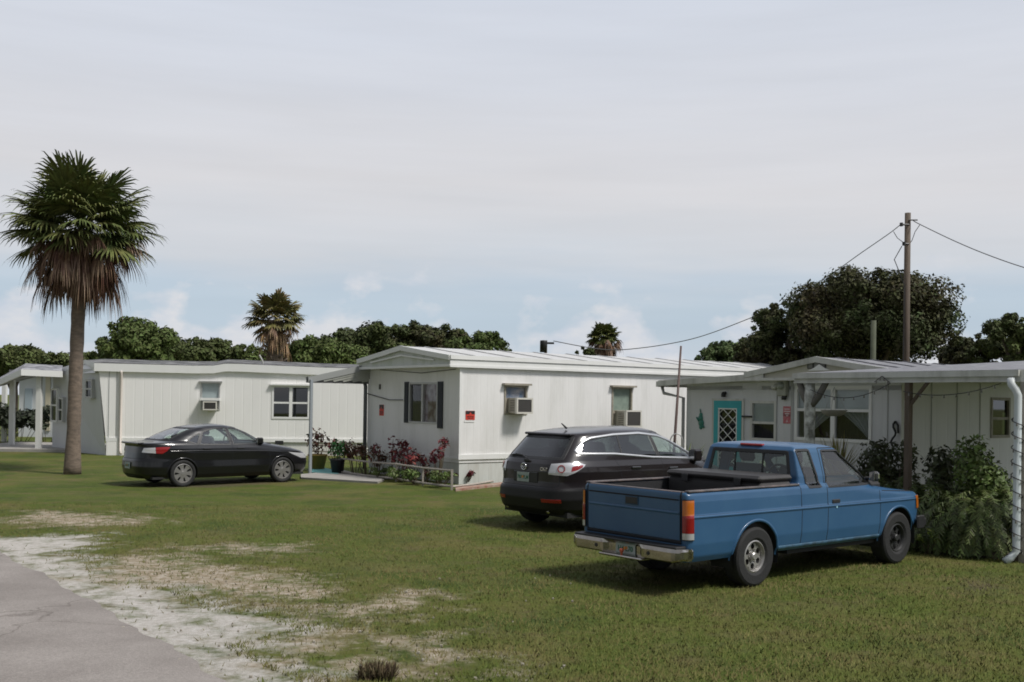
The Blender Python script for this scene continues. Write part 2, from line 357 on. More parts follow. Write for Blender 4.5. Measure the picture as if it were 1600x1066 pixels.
    c = mix(mth('MULTIPLY', halfsum('bare', 2.5, 2.0, 1.5, 2.1), .75), c, (.11, .085, .06, 1))
    scol = ramp(noise(14, 7, .75), [(.3, (.28, .24, .19, 1)), (.44, (.46, .43, .385, 1)), (.68, (.60, .575, .54, 1))])
    c = mix(halfsum('sand', 2.6, 2.3, 1.33, 1.85), c, scol)
    Lk(c, p.inputs['Base Color'])
    b = N('ShaderNodeBump'); b.inputs['Strength'].default_value = .7; b.inputs['Distance'].default_value = .04; Lk(noise(26, 6, .8), b.inputs['Height']); Lk(b.outputs[0], p.inputs['Normal'])
    me.materials.append(m); o = bpy.data.objects.new('grass_lawn', me); scn.collection.objects.link(o); tag(o, 'mown green lawn with brown patches and pale sand along the road', None, None, 'structure')
    return o
build_ground()
ROADW = groundpoly(ROAD)
def build_road():
    e = [np.array(p) for p in ROADW]; pts = []
    d0 = e[1]-e[3]; d0 /= np.hypot(*d0); e = [e[0]+d0*60]+e
    d1 = e[-1]-e[-2]; d1 /= np.hypot(*d1); e = e+[e[-1]+d1*20]
    for a, b in zip(e[:-1], e[1:]):
        n = max(2, int(np.hypot(*(b-a))/.12))
        for k in range(n): pts.append(a+(b-a)*k/n)
    pts = np.array(pts); T = np.gradient(pts, axis=0); T /= np.hypot(T[:, 0], T[:, 1])[:, None]; Nn = np.stack([-T[:, 1], T[:, 0]], 1)
    if (Nn[len(pts)//2]@np.array([-1, 0])) < 0: Nn = -Nn
    k = np.arange(len(pts)); w = .025*np.sin(k*.37)+.02*np.sin(k*1.13+1)+rng.normal(0, .012, len(k))
    T2 = np.array([d0[0], d0[1]]); Nf = np.array([-T2[1], T2[0]]); Nf = Nf if Nf[0] < 0 else -Nf
    a = pts+Nn*w[:, None]; V = []
    for off in (0, .3, 6.5):
        V.append(np.c_[(a if off == 0 else pts+Nf*off), np.full(len(pts), .012 if off == 0 else .03)])
    base = np.c_[a, np.full(len(pts), -.05)]; V = [base]+V; n = len(pts); F_ = []
    for r in range(3):
        F_ += [(r*n+i, r*n+i+1, (r+1)*n+i+1, (r+1)*n+i) for i in range(n-1)]
    m = mat('worn_asphalt', (.225, .20, .18), .9, var=.9, vscale=.9, col2=(.31, .28, .255), bump=.35, bscale=70)
    nt = m.node_tree; N = nt.nodes.new; Lk = nt.links.new; p = nt.nodes['Principled BSDF']; src = p.inputs['Base Color'].links[0].from_socket; tc = N('ShaderNodeTexCoord')
    n1 = N('ShaderNodeTexNoise'); n1.inputs['Scale'].default_value = 45; n1.inputs['Detail'].default_value = 4; n1.inputs['Roughness'].default_value = .8; Lk(tc.outputs['Object'], n1.inputs[0])
    r1 = N('ShaderNodeValToRGB'); r1.color_ramp.elements[0].position = .3; r1.color_ramp.elements[0].color = (.72, .72, .72, 1); r1.color_ramp.elements[1].position = .7; r1.color_ramp.elements[1].color = (1.2, 1.2, 1.2, 1); Lk(n1.outputs[0], r1.inputs[0])
    x1 = N('ShaderNodeMix'); x1.data_type = 'RGBA'; x1.blend_type = 'MULTIPLY'; x1.inputs[0].default_value = 1; Lk(src, x1.inputs[6]); Lk(r1.outputs[0], x1.inputs[7])
    n2 = N('ShaderNodeTexNoise'); n2.inputs['Scale'].default_value = 1.1; n2.inputs['Detail'].default_value = 6; Lk(tc.outputs['Object'], n2.inputs[0])
    vm = N('ShaderNodeVectorMath'); vm.operation = 'MULTIPLY_ADD'; Lk(n2.outputs['Color'], vm.inputs[0]); vm.inputs[1].default_value = (1.2, 1.2, 1.2); Lk(tc.outputs['Object'], vm.inputs[2])
    vo = N('ShaderNodeTexVoronoi'); vo.feature = 'DISTANCE_TO_EDGE'; vo.inputs['Scale'].default_value = .38; Lk(vm.outputs[0], vo.inputs[0])
    r2 = N('ShaderNodeValToRGB'); r2.color_ramp.elements[0].position = .0; r2.color_ramp.elements[0].color = (.62, .6, .58, 1); r2.color_ramp.elements[1].position = .007; r2.color_ramp.elements[1].color = (1, 1, 1, 1); Lk(vo.outputs[0], r2.inputs[0])
    x2 = N('ShaderNodeMix'); x2.data_type = 'RGBA'; x2.blend_type = 'MULTIPLY'; x2.inputs[0].default_value = 1; Lk(x1.outputs[2], x2.inputs[6]); Lk(r2.outputs[0], x2.inputs[7]); Lk(x2.outputs[2], p.inputs['Base Color'])
    o = MB().add(np.concatenate(V), F_).build('road', m, fix=True); tag(o, None, None, None, 'structure')
build_road()

# grass blades near the camera
def build_grass():
    n = 140000
    Y = 6.8+rng.random(n)**1.6*13; X = (rng.random(n)*2-1)*(Y*.52+.3)
    P = np.stack([X, Y], 1); ok = np.ones(n, bool)
    for pl in SAND: d = sdist(P, groundpoly(pl)); ok &= (d < -.1) | (rng.random(n) < .02)
    for pl in DRY: d = sdist(P, groundpoly(pl)); ok &= (d < 0) | (rng.random(n) < .3)
    rp = [tuple(p) for p in ROADW]+[(-40, 2), (-40, 20)]
    ok &= sdist(P, rp) < -.03
    from math import sin
    clump = np.sin(X*2.1+np.sin(Y*1.7)*2)+np.sin(Y*2.9+np.sin(X*1.3)*2)+rng.normal(0, .7, n); ok &= (clump > -1.5) | (rng.random(n) < .5)
    P = P[ok]; n = len(P); h = .018+.028*rng.random(n); a = rng.random(n)*6.28; w = .004+.003*rng.random(n)
    lx, ly = rng.normal(0, .018, n), rng.normal(0, .018, n)
    V = np.empty((n, 3, 3)); dx, dy = np.cos(a)*w, np.sin(a)*w
    V[:, 0] = np.c_[P[:, 0]-dx, P[:, 1]-dy, np.zeros(n)]; V[:, 1] = np.c_[P[:, 0]+dx, P[:, 1]+dy, np.zeros(n)]; V[:, 2] = np.c_[P[:, 0]+lx, P[:, 1]+ly, h]
    f = np.arange(n*3).reshape(n, 3); g_ = np.cross(V[:, 1]-V[:, 0], V[:, 2]-V[:, 0]); fl = (g_ @ np.array([.35, -1, .2])) < 0; f[fl] = f[fl][:, ::-1]
    m = mat('grass_blades', (.094, .12, .024), .8, var=1, vscale=1.1, col2=(.16, .138, .052), island=.18, spec=.2)
    mbg = MB().add(V.reshape(-1, 3), f.tolist()); nn = np.repeat(np.c_[rng.normal(0, .25, (n, 2)), np.ones(n)], 3, 0); mbg.nor = nn/np.linalg.norm(nn, axis=1)[:, None]
    tag(mbg.build('grass', m, None, True), 'short mown grass blades of the lawn in the foreground', 'grass', None, 'stuff')
build_grass()

# ================================================================== VEGETATION
def leaves(C, Nn, size, n_out, droop=.0, asp=.55):
    """kite shaped leaves centred at C facing about Nn"""
    n = len(C); nv = Nn+rng.normal(0, .55, (n, 3)); nv /= np.linalg.norm(nv, axis=1)[:, None]
    t = rng.normal(0, 1, (n, 3)); t[:, 2] -= droop; t -= (t*nv).sum(1)[:, None]*nv; t /= np.linalg.norm(t, axis=1)[:, None]; b = np.cross(nv, t)
    s = size*(.6+.8*rng.random(n))[:, None]
    V = np.stack([C-t*s*.5, C+b*s*asp*.5+nv*s*.06, C+t*s*.6, C-b*s*asp*.5+nv*s*.06], 1).reshape(-1, 3)
    return V, np.arange(n*4).reshape(n, 4).tolist()
def blob_leaves(blobs, n, size, droop=0.):
    cs = np.array([b[:3] for b in blobs], float); rs = np.array([b[3:6] for b in blobs], float); w = (rs.prod(1))**(2/3); w /= w.sum()
    k = rng.choice(len(blobs), n, p=w); d = rng.normal(0, 1, (n, 3)); d /= np.linalg.norm(d, axis=1)[:, None]
    r = rng.random(n)**.4; r = np.where(rng.random(n) < .12, r*1.12, r)
    C = cs[k]+d*rs[k]*r[:, None]; keep = C[:, 2] > .05
    return leaves(C[keep], d[keep]*np.array([1, 1, .8])+np.array([0, 0, .35]), size, n, droop)
def tree(name, label, cat, group, base, h, rad, cz, m, n=9000, size=.28, nb=26, flat=1., trunk=.16, dense=True):
    """base: ground point; h total height, rad crown half-width, cz crown bottom"""
    root = empty(name, base); tag(root, label, cat, group); r_ = np.random.default_rng(int(abs(base[0])*100+abs(base[1])*10)); blobs = []
    ch = h-cz
    for i in range(nb):
        th = r_.random()*6.283; u = r_.random(); q = math.sqrt(r_.random())*.82
        zt = cz+ch*(.12+.8*u)*max(.05, 1-(q*.95)**2)**.36 ; s = rad*(.17+.2*r_.random())
        blobs.append((math.cos(th)*rad*q, math.sin(th)*rad*q*flat, min(zt, h-s*.65), s, s*flat, s*.72))
    for i in range(int(nb*.9)):     # small uneven tufts on the outline
        th = r_.random()*6.283; el = r_.random()*1.3; s = rad*(.06+.08*r_.random())
        blobs.append((math.cos(th)*rad*math.cos(el)*.98, math.sin(th)*rad*math.cos(el)*flat*.98, cz+.15*ch+ch*.83*math.sin(el), s, s, s*.9))
    V, Fc = blob_leaves(blobs, n, size); MB().add(V, Fc).build('crown', m, root)
    t = MB(); t.tube([(0, 0, 0), (.1, 0, cz*.6), (0, .1, cz+ch*.25), (.05, 0, cz+ch*.5)], [trunk*1.3, trunk, trunk*.8, trunk*.4], 9)
    for b in blobs[:8]: t.tube([(0, 0, cz*.7), (b[0]*.45, b[1]*.45, (cz+b[2])*.5), (b[0]*.85, b[1]*.85, b[2])], [trunk*.6, trunk*.35, trunk*.15], 6)
    t.build('trunk', M_bark, root, True); return root
LG1 = mat('olive_foliage', (.080, .10, .028), .7, var=1, vscale=.35, col2=(.044, .060, .018), island=.4, spec=.3)
LG2 = mat('bright_foliage', (.10, .135, .034), .7, var=1, vscale=.35, col2=(.05, .075, .02), island=.35, spec=.3)
LG3 = mat('dark_rusty_foliage', (.042, .062, .017), .7, var=1, vscale=.6, col2=(.054, .040, .014), island=.55, spec=.3)
LG4 = mat('pale_green_foliage', (.10, .14, .045), .7, var=1, vscale=1, col2=(.05, .08, .03), island=.35, spec=.3)
def tpx(name, label, px, pytop, wpx, pybot, Y, m, n, group='trees behind the mobile homes', cat='tree', size=None, nb=26, **k):
    n = int(n*1.9); top = at(px, pytop, Y); bot = at(px, pybot, Y); rad = wpx/2*Y/F
    return tree(name, label, cat, group, (top.x, Y, 0), top.z, rad, max(.6, bot.z), m, n, size or Y*.0036, nb, **k)
# far tree line left to right
tpx('broadleaf_tree', 'dark low tree behind the carport at the far left edge of the photo', 22, 541, 120, 590, 56, LG1, 7000)
tpx('broadleaf_tree', 'low round green tree just left of the big palm trunk', 84, 553, 80, 590, 58, LG1, 5000)
tpx('broadleaf_tree', 'bright green tree with loose twiggy top right of the big palm trunk', 215, 497, 130, 580, 48, LG2, 8500, nb=34)
tpx('broadleaf_tree', 'mid green tree between the twiggy tree and the small palm', 318, 530, 140, 585, 58, LG1, 8000)
tpx('broadleaf_tree', 'low tree standing directly left of the small palm', 385, 540, 80, 588, 60, LG2, 5000)
tpx('broadleaf_tree', 'bright green tree right of the small palm behind the left home roof', 505, 528, 140, 590, 56, LG2, 9000)
tpx('broadleaf_tree', 'long domed tree above the awning of the middle home', 585, 506, 180, 590, 64, LG1, 12000)
tpx('broadleaf_tree', 'dark tree over the peak of the middle home roof', 668, 503, 130, 590, 66, LG3, 9000)
tpx('broadleaf_tree', 'thin airy tree over the middle home roof where the tree line ends', 745, 511, 110, 590, 62, LG2, 3600, nb=20)
tpx('broadleaf_tree', 'low olive tree filling the gap left of the mid distance palm trunk', 270, 534, 130, 590, 62, LG1, 5000)
tpx('broadleaf_tree', 'broad low tree directly behind the mid distance palm', 440, 541, 140, 590, 66, LG1, 5000)
tpx('broadleaf_tree', 'olive tree rising between the bright green tree and the long domed tree', 545, 514, 130, 590, 68, LG1, 6000)
tpx('broadleaf_tree', 'dark round tree between the long domed tree and the roof peak', 630, 507, 110, 590, 70, LG3, 5000)
tpx('broadleaf_tree', 'olive tree behind the middle roof between the dark and the airy trees', 708, 514, 100, 590, 68, LG1, 4500)
tpx('broadleaf_tree', 'low tree right behind the trunk of the big palm', 135, 552, 110, 590, 62, LG1, 4000)
tpx('broadleaf_tree', 'small tree tip beside the far palm above the middle roof', 915, 541, 40, 570, 70, LG1, 900, nb=8)
tpx('broadleaf_tree', 'small pale green tree left of the large rusty tree', 1135, 534, 100, 580, 44, LG4, 6000)
tpx('broadleaf_tree', 'large dark tree with rusty leaves behind the utility pole', 1362, 424, 262, 570, 34, LG3, 36000, nb=60, size=.115)
tpx('broadleaf_tree', 'dark rusty flank tree low on the left of the large tree', 1232, 468, 130, 585, 36, LG3, 11000, size=.12)
tpx('broadleaf_tree', 'low dark green tree between the pale green tree and the rusty flank tree', 1185, 522, 90, 580, 38, LG3, 6000, size=.12)
tpx('broadleaf_tree', 'low rusty tree in the gap right of the utility pole', 1515, 522, 90, 580, 37, LG3, 8000, size=.12)
tpx('broadleaf_tree', 'green tree at the right edge of the photo above the grey roof', 1592, 490, 130, 590, 35, LG1, 11000, size=.12)

def fan_frond(V, Fc, o, d, plen, flen, nl, droop, spread=1.9, side=None, fold=.25, wf=1.):
    """costapalmate leaf: petiole from o along d, then a fan of nl leaflets"""
    d = Vector(d).normalized(); up = Vector((0, 0, 1)); sd = d.cross(up)
    if sd.length < .05: sd = Vector((1, 0, 0))
    sd.normalize(); nn = sd.cross(d).normalized()
    def seg(a, b, w0, w1, wd):
        k = len(V); V.extend([a-wd*w0, a+wd*w0, b+wd*w1, b-wd*w1]); Fc.append((k, k+1, k+2, k+3))
    e = o+d*plen+Vector((0, 0, -droop*plen*.25))
    seg(o, e, .03, .015, sd)
    for i in range(nl):
        u = (i+.5)/nl*2-1; an = u*spread+random.uniform(-.04, .04); ll = flen*(1-.35*abs(u)**2)*random.uniform(.8, 1.1)
        dd = (d*math.cos(an)+sd*math.sin(an)-nn*fold*abs(math.sin(an))).normalized()
        b0 = e+d*(.12*flen*(1-abs(u))); wd = nn.cross(dd).normalized(); w = flen*.036*wf
        wd = (wd+nn*random.uniform(-.5, .5)).normalized()
        p1 = b0+dd*ll*.5+Vector((0, 0, -droop*ll*.12)); p2 = p1+dd*ll*.3+Vector((0, 0, -droop*ll*.28)); p3 = p2+dd*ll*.12+Vector((0, 0, -(droop+.12)*ll*.28))
        seg(b0, p1, w*.35, w, wd); seg(p1, p2, w, w*.55, wd); seg(p2, p3, w*.55, .002, wd)
def sabal(label, base, top, lean, cr, n1, n2, nl, mg, md, trunk_r, group=None, boots=False, dl=1., wf=1.):
    root = empty('palm_tree', base); tag(root, label, 'palm tree', group)
    tp = Vector((lean, 0, top)); V, Fc = [], []
    for i in range(n1):
        el = math.asin(min(1, max(-1, -.38+1.36*((i+.5)/n1))))+random.uniform(-.12, .12); az = i*2.39996+random.uniform(-.2, .2)
        d = Vector((math.cos(az)*math.cos(el), math.sin(az)*math.cos(el), math.sin(el)))
        fan_frond(V, Fc, tp+Vector((0, 0, .1)), d, cr*random.uniform(.30, .58), cr*random.uniform(.38, .48), nl, random.uniform(.05, .25)+.2*(1-abs(math.sin(el))), 2.0, wf=wf)
    MB().add([tuple(v) for v in V], Fc).build('crown', mg, root); V, Fc = [], []
    for i in range(n2):
        el = R(8)-R(74)*((i+.5)/n2)**.9+random.uniform(-.12, .12); az = i*2.39996+random.uniform(-.3, .3)
        d = Vector((math.cos(az)*math.cos(el), math.sin(az)*math.cos(el), math.sin(el)))
        fan_frond(V, Fc, tp+Vector((0, 0, -.05-.1*i/n2)), d, cr*random.uniform(.26, .54)*dl, cr*random.uniform(.20, .34)*dl, max(8, nl-8), random.uniform(.9, 1.8), 1.2, fold=.8, wf=wf)
    MB().add([tuple(v) for v in V], Fc).build('dead_fronds', md, root)
    t = MB(); P = []; rr = []; k = 26
    for i in range(k+1):
        u = i/k; P.append((lean*u**1.3, 0, top*u-.02)); rr.append(trunk_r*(1.22-.3*min(1, u*6) if u < .16 else .92+.1*math.sin(i*2.3)*.4)*(1.35 if boots and u > .6 else 1))
    t.tube(P, rr, 14)
    if boots:
        for i in range(60):
            az = i*2.4; z = top*(.55+.42*i/60); t.tube([(math.cos(az)*trunk_r, math.sin(az)*trunk_r, z), (math.cos(az)*trunk_r*2.1, math.sin(az)*trunk_r*2.1, z+.22)], [.05, .03], 5)
    t.build('trunk', mat('palm_trunk', (.215, .165, .125), .9, var=1, vscale=3, col2=(.12, .095, .075), stretch=(2, 2, 5), bump=.7, bscale=9), root, True)
    return root
PG = mat('palm_frond', (.072, .10, .03), .75, spec=.2, var=1, vscale=1.2, col2=(.155, .16, .052), island=.35)
PD = mat('dead_palm_frond', (.12, .062, .034), .8, var=1, vscale=1.5, col2=(.23, .165, .12), island=.4, spec=.2)
b = gp(113, 741)
P1 = sabal('tall palm with brown skirt of dead fronds standing alone on the left lawn', b, at(128, 358, b.y).z, at(128, 358, b.y).x-b.x, 2.15, 84, 80, 30, PG, PD, .185, 'palm trees', False, .97)
Y2 = 50; t2 = at(431, 500, Y2)
sabal('mid distance palm with ragged yellowing fronds above the left home roof', (t2.x, Y2, 0), t2.z, 0, 1.7, 46, 26, 18, mat('yellow_palm_frond', (.09, .10, .03), .6, var=1, vscale=1.2, col2=(.20, .15, .05), island=.35), mat('tan_dead_frond', (.26, .15, .07), .8, var=1, vscale=2, col2=(.33, .24, .15), island=.4), .3, 'palm trees', True, 1.05, 2.1)
Y3 = 95; t3 = at(943, 527, Y3)
sabal('small far palm silhouetted above the middle home roof', (t3.x, Y3, 0), t3.z, 0, 1.75, 90, 60, 14, PG, PD, .22, 'palm trees', False, 1.35, 3.)

# ================================================================== MOBILE HOMES
def ub(mb, ax, c, u0, u1, z0, z1, d0, d1, mi=0, bev=0.):
    """box on a wall: u along the wall, d outwards (walls face -x / -y)"""
    if ax == 'x': return mb.box((c-max(d0, d1), min(u0, u1), min(z0, z1)), (c-min(d0, d1), max(u0, u1), max(z0, z1)), mi, bev=bev)
    return mb.box((min(u0, u1), c-max(d0, d1), min(z0, z1)), (max(u0, u1), c-min(d0, d1), max(z0, z1)), mi, bev=bev)
def UB(name, ax, c, u0, u1, z0, z1, d0, d1, m, parent, bev=0.): return ub(MB(), ax, c, u0, u1, z0, z1, d0, d1, bev=bev).build(name, m, parent)
def wallq(mb, ax, c, u0, u1, z0, z1, holes, topf=None):
    us = sorted({u0, u1, *[h[0] for h in holes], *[h[1] for h in holes]}); zs = sorted({z0, z1, *[h[2] for h in holes], *[h[3] for h in holes]})
    for a, b_ in zip(us[:-1], us[1:]):
        for p, q in zip(zs[:-1], zs[1:]):
            cu, cz = (a+b_)/2, (p+q)/2
            if any(h[0] < cu < h[1] and h[2] < cz < h[3] for h in holes): continue
            P = lambda u, z: (c, u, z) if ax == 'x' else (u, c, z)
            f = [P(a, p), P(b_, p), P(b_, q), P(a, q)]
            mb.add(f, [(0, 3, 2, 1) if ax == 'x' else (0, 1, 2, 3)])
    return mb
def window(ax, c, u0, u1, z0, z1, parent, fm, curtain, mids=(), rails=(.5,), fw=.045, head=None, sill=False, pane=None, name='window', cext=None):
    if u0 > u1: u0, u1 = u1, u0
    mb = MB(); f = fw
    for a, b_, p, q in ((u0, u1, z1-f, z1), (u0, u1, z0, z0+f), (u0, u0+f, z0+f, z1-f), (u1-f, u1, z0+f, z1-f)): ub(mb, ax, c, a, b_, p, q, -.06, .022)
    w = empty(name, (0, 0, 0), parent=parent)
    for t in mids: uu = u0+(u1-u0)*t; ub(mb, ax, c, uu-f*.8, uu+f*.8, z0+f, z1-f, -.055, .018)
    for t in rails: zz = z0+(z1-z0)*t; ub(mb, ax, c, u0+f, u1-f, zz-f*.45, zz+f*.45, -.05, .01)
    mb.build('frame', fm, w)
    wallq(MB(), ax, c+.03, u0+f*.5, u1-f*.5, z0+f*.5, z1-f*.5, []).build('pane', pane or M_pane, w)
    for (a, b_, p, q, m, dep, nm) in (curtain if isinstance(curtain, list) else [(0, 1, 0, 1, curtain, .05, 'blind')]):
        UB(nm, ax, c, u0-.04+(u1-u0+.08)*a, u0-.04+(u1-u0+.08)*b_, z0-.04+(z1-z0+.08)*p, z0-.04+(z1-z0+.08)*q, -dep, -dep-.02, m, w)
    if head: mb2 = MB(); ub(mb2, ax, c, u0-.07, u1+.07, z1, z1+.05, -.01, .12); mb2.build('window_head', head, w)
    if sill: UB('sill', ax, c, u0-.04, u1+.04, z0-.05, z0, 0, .09, fm, w)
    return w
C_blk = mat('dark_window_sheet', (.028, .026, .03), .9, var=.8, vscale=5, col2=(.075, .06, .07), stretch=(4, 4, .6))  # dark sheet hung behind panes in place of the unlit room
C_pink = mat('dusty_pink_curtain', (.22, .13, .14), .9, var=1, vscale=5, col2=(.55, .47, .49))
C_blue = mat('blue_and_grey_blanket', (.20, .27, .42), .9, var=1, vscale=4.5, col2=(.66, .58, .60))
C_grn = mat('grey_green_blind', (.46, .52, .44), .8, var=.5, vscale=7)
C_pale = mat('pale_blind', (.62, .66, .66), .8, var=.5, vscale=3, col2=(.45, .5, .5))
C_grey = mat('grey_window_shade', (.62, .65, .65), .8, var=.4, vscale=2)
F_tan = mat('tan_window_frame', (.34, .31, .25), .6, var=.6, vscale=9)
F_alu = mat('aluminium_frame', (.45, .45, .44), .4, .4)
M_acb = mat('beige_metal', (.42, .40, .34), .6, var=.6, vscale=6, col2=(.22, .19, .14))
M_acg = mat('ac_grille', (.085, .08, .075), .6)
def aircon(label, home, ax, c, u0, u1, z0, z1, dep, slot):
    """window air conditioner: cabinet with side louvres, grille at the outdoor face"""
    r = empty('air_conditioner', (0, 0, 0)); r.parent = None; tag(r, label, 'air conditioner', 'window air conditioners')
    mw = home.matrix_basis.copy(); P = Vector((c, u0, z0)) if ax == 'x' else Vector((u0, c, z0)); r.matrix_basis = mw @ Matrix.Translation(P)
    w, h = u1-u0, z1-z0
    def bx(name, a, b_, p, q, d0, d1, m, par=r, bev=0.): return UB(name, ax, 0, a, b_, p, q, d0, d1, m, par, bev)
    bx('cabinet', 0, w, 0, h, -.1, dep, M_acb, bev=.012)
    fr = MB(); e = .035
    for a, b_, p, q in ((0, w, h-e, h), (0, w, 0, e), (0, e, e, h-e), (w-e, w, e, h-e)): ub(fr, ax, 0, a-.004, b_+.004, p-.004, q+.004, dep-.06, dep+.02)
    fr.build('bezel', mat('cream_plastic', (.62, .6, .54), .5), r)
    g = MB(); ub(g, ax, 0, e, w-e, e, h-e, dep-.01, dep+.003)
    for i in range(14): z = e+(h-2*e)*(i+.5)/14; ub(g, ax, 0, e, w-e, z-.003, z+.003, dep+.003, dep+.010)
    g.build('grille', M_acg, r)
    s = MB()
    for i in range(7):
        z = .05+(h-.1)*(i+.5)/7
        if ax == 'y': s.box((-.006, -dep*.8, z-.008), (0.002, -dep*.3, z+.008)); 
        else: s.box((-dep*.8, -.006, z-.008), (-dep*.3, .002, z+.008))
    s.build('louvre', M_acg, r)
    if slot: bx('filler_panel', -.10, 0, 0, h*.98, -.05, -.02, F_tan)
    return r
def wlabel(o, home): o.matrix_basis = home.matrix_basis @ o.matrix_basis; return o

# ---- middle home
A = .635; CO = (-1.267, 25.428); LEN, WID = 17.0, 4.57
hm = empty('mobile_home', (CO[0], CO[1], 0), A); tag(hm, 'white mobile home in the middle with a dark shuttered window in its shaded end', 'mobile home', 'mobile homes')
E_ = lambda px, py, off=0.: onplane(px, py, CO, A, 'x', off)
L_ = lambda px, py, off=0.: onplane(px, py, CO, A, 'y', off)
u1, z1 = E_(640, 598); u0, z0 = E_(684, 663); wE = (u0, u1, z0, z1)
a0, zt = L_(788, 602); a1, zb = L_(823, 648); wL1 = (a0, a1, zb, zt)
a0, zt = L_(956, 605); a1, zb = L_(987, 664); wL2 = (a0, a1, zb, zt)
BAND = .62
mb = MB(); wallq(mb, 'x', 0, 0, WID, BAND-.1, 2.95, [wE]); wallq(mb, 'y', 0, 0, LEN, BAND-.1, 2.95, [wL1, wL2])
mb.add([(0, WID, BAND-.1), (LEN, WID, BAND-.1), (LEN, WID, 2.95), (0, WID, 2.95), (LEN, 0, BAND-.1), (LEN, 0, 2.95)], [(0, 3, 2, 1), (4, 1, 2, 5)])
mb.build('wall', M_side, hm)
mb = MB(); mb.box((.02, .02, 0), (LEN, WID-.02, BAND-.05)); mb.build('skirting', mat('ribbed_skirting', (.60, .61, .58), .55, ribs=.3, streaks=(3, .7, (.36, .33, .27))), hm)
mb = MB(); ub(mb, 'y', 0, -.03, LEN, BAND-.02, BAND+.10, -.01, .03); ub(mb, 'x', 0, -.0, WID, BAND-.02, BAND+.03, -.01, .015); mb.build('trim_band', M_white, hm)
UB('corner_trim', 'y', 0, -.02, .05, BAND+.10, 2.87, -.02, .022, M_white, hm); UB('corner_trim', 'x', 0, WID-.04, WID+.02, BAND+.1, 2.87, -.02, .022, M_white, hm)
# roof with shallow ridge, overhanging the end
OV = .34; ze, zr = 3.12, 3.42
def gable_roof(home, LEN, WID, OV, ze, zr, zb, mr, mf, mg, ov=.06):
    y0, y1, ym = -ov, WID+ov, WID/2
    r = MB(); prof = [(y0, ze), (ym*.5, ze+(zr-ze)*.50), (ym, zr), (WID-ym*.5, ze+(zr-ze)*.50), (y1, ze)]; n = len(prof)
    V = [(x, y, z+d) for x in (-OV, LEN) for d in (0, -.04) for y, z in prof]
    Fc = [(i, i+1, 2*n+i+1, 2*n+i) for i in range(n-1)]+[(n+i, 3*n+i, 3*n+i+1, n+i+1) for i in range(n-1)]
    Fc += [(i, n+i, n+i+1, i+1) for i in range(n-1)]+[(2*n+i, 2*n+i+1, 3*n+i+1, 3*n+i) for i in range(n-1)]+[(0, 2*n, 3*n, n), (n-1, 2*n-1, 4*n-1, 3*n-1)]
    r.add(V, Fc)
    for i in range(int(LEN/1.2)):   # seams across the sheets
        x = .4+i*1.2
        for (ya, za), (yb, zb_) in zip(prof[:-1], prof[1:]): r.prism([(x, ya, za+.002), (x, yb, zb_+.002), (x, yb, zb_+.022), (x, ya, za+.022)], (.025, 0, 0))
    r.build('roof', mr, home, fix=True)
    g = MB(); V = [(-OV+.05, y, z-.05) for y, z in prof]+[(-OV+.05, y1, zb), (-OV+.05, y0, zb)]
    g.add(V, [tuple(range(len(V)))[::-1]]); g.build('gable', mg, home)
    f = MB()    # rake boards following the slope
    for (ya, za), (yb, zb_) in zip(prof[:-1], prof[1:]): f.prism([(-OV-.03, ya, za-.11), (-OV-.03, yb, zb_-.11), (-OV-.03, yb, zb_+.012), (-OV-.03, ya, za+.012)], (.06, 0, 0))
    f.box((-OV-.02, y0-.01, zb-.02), (-OV+.06, y1, zb+.04))
    f.box((-OV, y0-.045, ze-.09), (LEN, y0-.002, ze+.012)); f.box((-OV, y0-.02, zb-.01), (LEN, y0+.012, ze-.10)); f.box((-OV-.01, y0-.035, zb-.03), (LEN, y0-.021, zb+.03))
    f.build('fascia', mf, home)
    s = MB(); s.box((-OV+.06, y0+.02, zb), (0, y1-.01, zb+.03)); s.build('soffit', mf, home)
gable_roof(hm, LEN, WID, OV, ze, zr, 2.87, M_roof, M_white, mat('mildewed_gable', (.58, .60, .55), .6, streaks=(3, .8, (.36, .42, .28))))
f2 = MB(); f2.prism([(-OV-.0, .7, ze-.07), (-OV-.0, 2.28, zr-.22), (-OV-.0, 3.9, ze-.07), (-OV-.0, 3.9, ze-.11), (-OV-.0, 2.28, zr-.26), (-OV-.0, .7, ze-.11)], (.04, 0, 0)); f2.build('gable_moulding', M_white, hm, fix=True)
window('x', 0, *wE, hm, F_alu, [(0, .53, 0, 1, C_pink, .045, 'curtain'), (.53, 1, 0, 1, C_blk, .045, 'curtain')], mids=(.53,), rails=())
sh = mat('blue_black_shutter', (.018, .022, .03), .6)
for a, b_, p, q in ((wE[0]-.24, wE[0]-.01, wE[2]-.10, wE[3]+.02), (wE[1]+.01, wE[1]+.22, wE[2], wE[3]+.02)):
    s = MB(); ub(s, 'x', 0, a, b_, p, q, .002, .03)
    for i in range(18): z = p+.05+(q-p-.1)*(i+.5)/18; ub(s, 'x', 0, a+.03, b_-.03, z-.014, z+.008, .03, .04)
    s.build('shutter', sh, hm)
window('y', 0, *wL1, hm, F_tan, C_blue, rails=(), head=F_tan)
window('y', 0, *wL2, hm, F_tan, [(0, 1, 0, 1, C_grn, .05, 'blind')], rails=(.32,), head=F_tan)
a0, zb = L_(790, 645); a1, zt = L_(808, 625)
aircon('beige air conditioner in the middle home long wall nearest the corner sign', hm, 'y', 0, wL1[0]+.12, wL1[0]+.62, wL1[2]+.03, wL1[2]+.42, .36, True)
aircon('beige air conditioner in the middle home long wall just above the black crossover', hm, 'y', 0, wL2[0]+.14, wL2[0]+.70, wL2[2]-.05, wL2[2]+.40, .42, True)
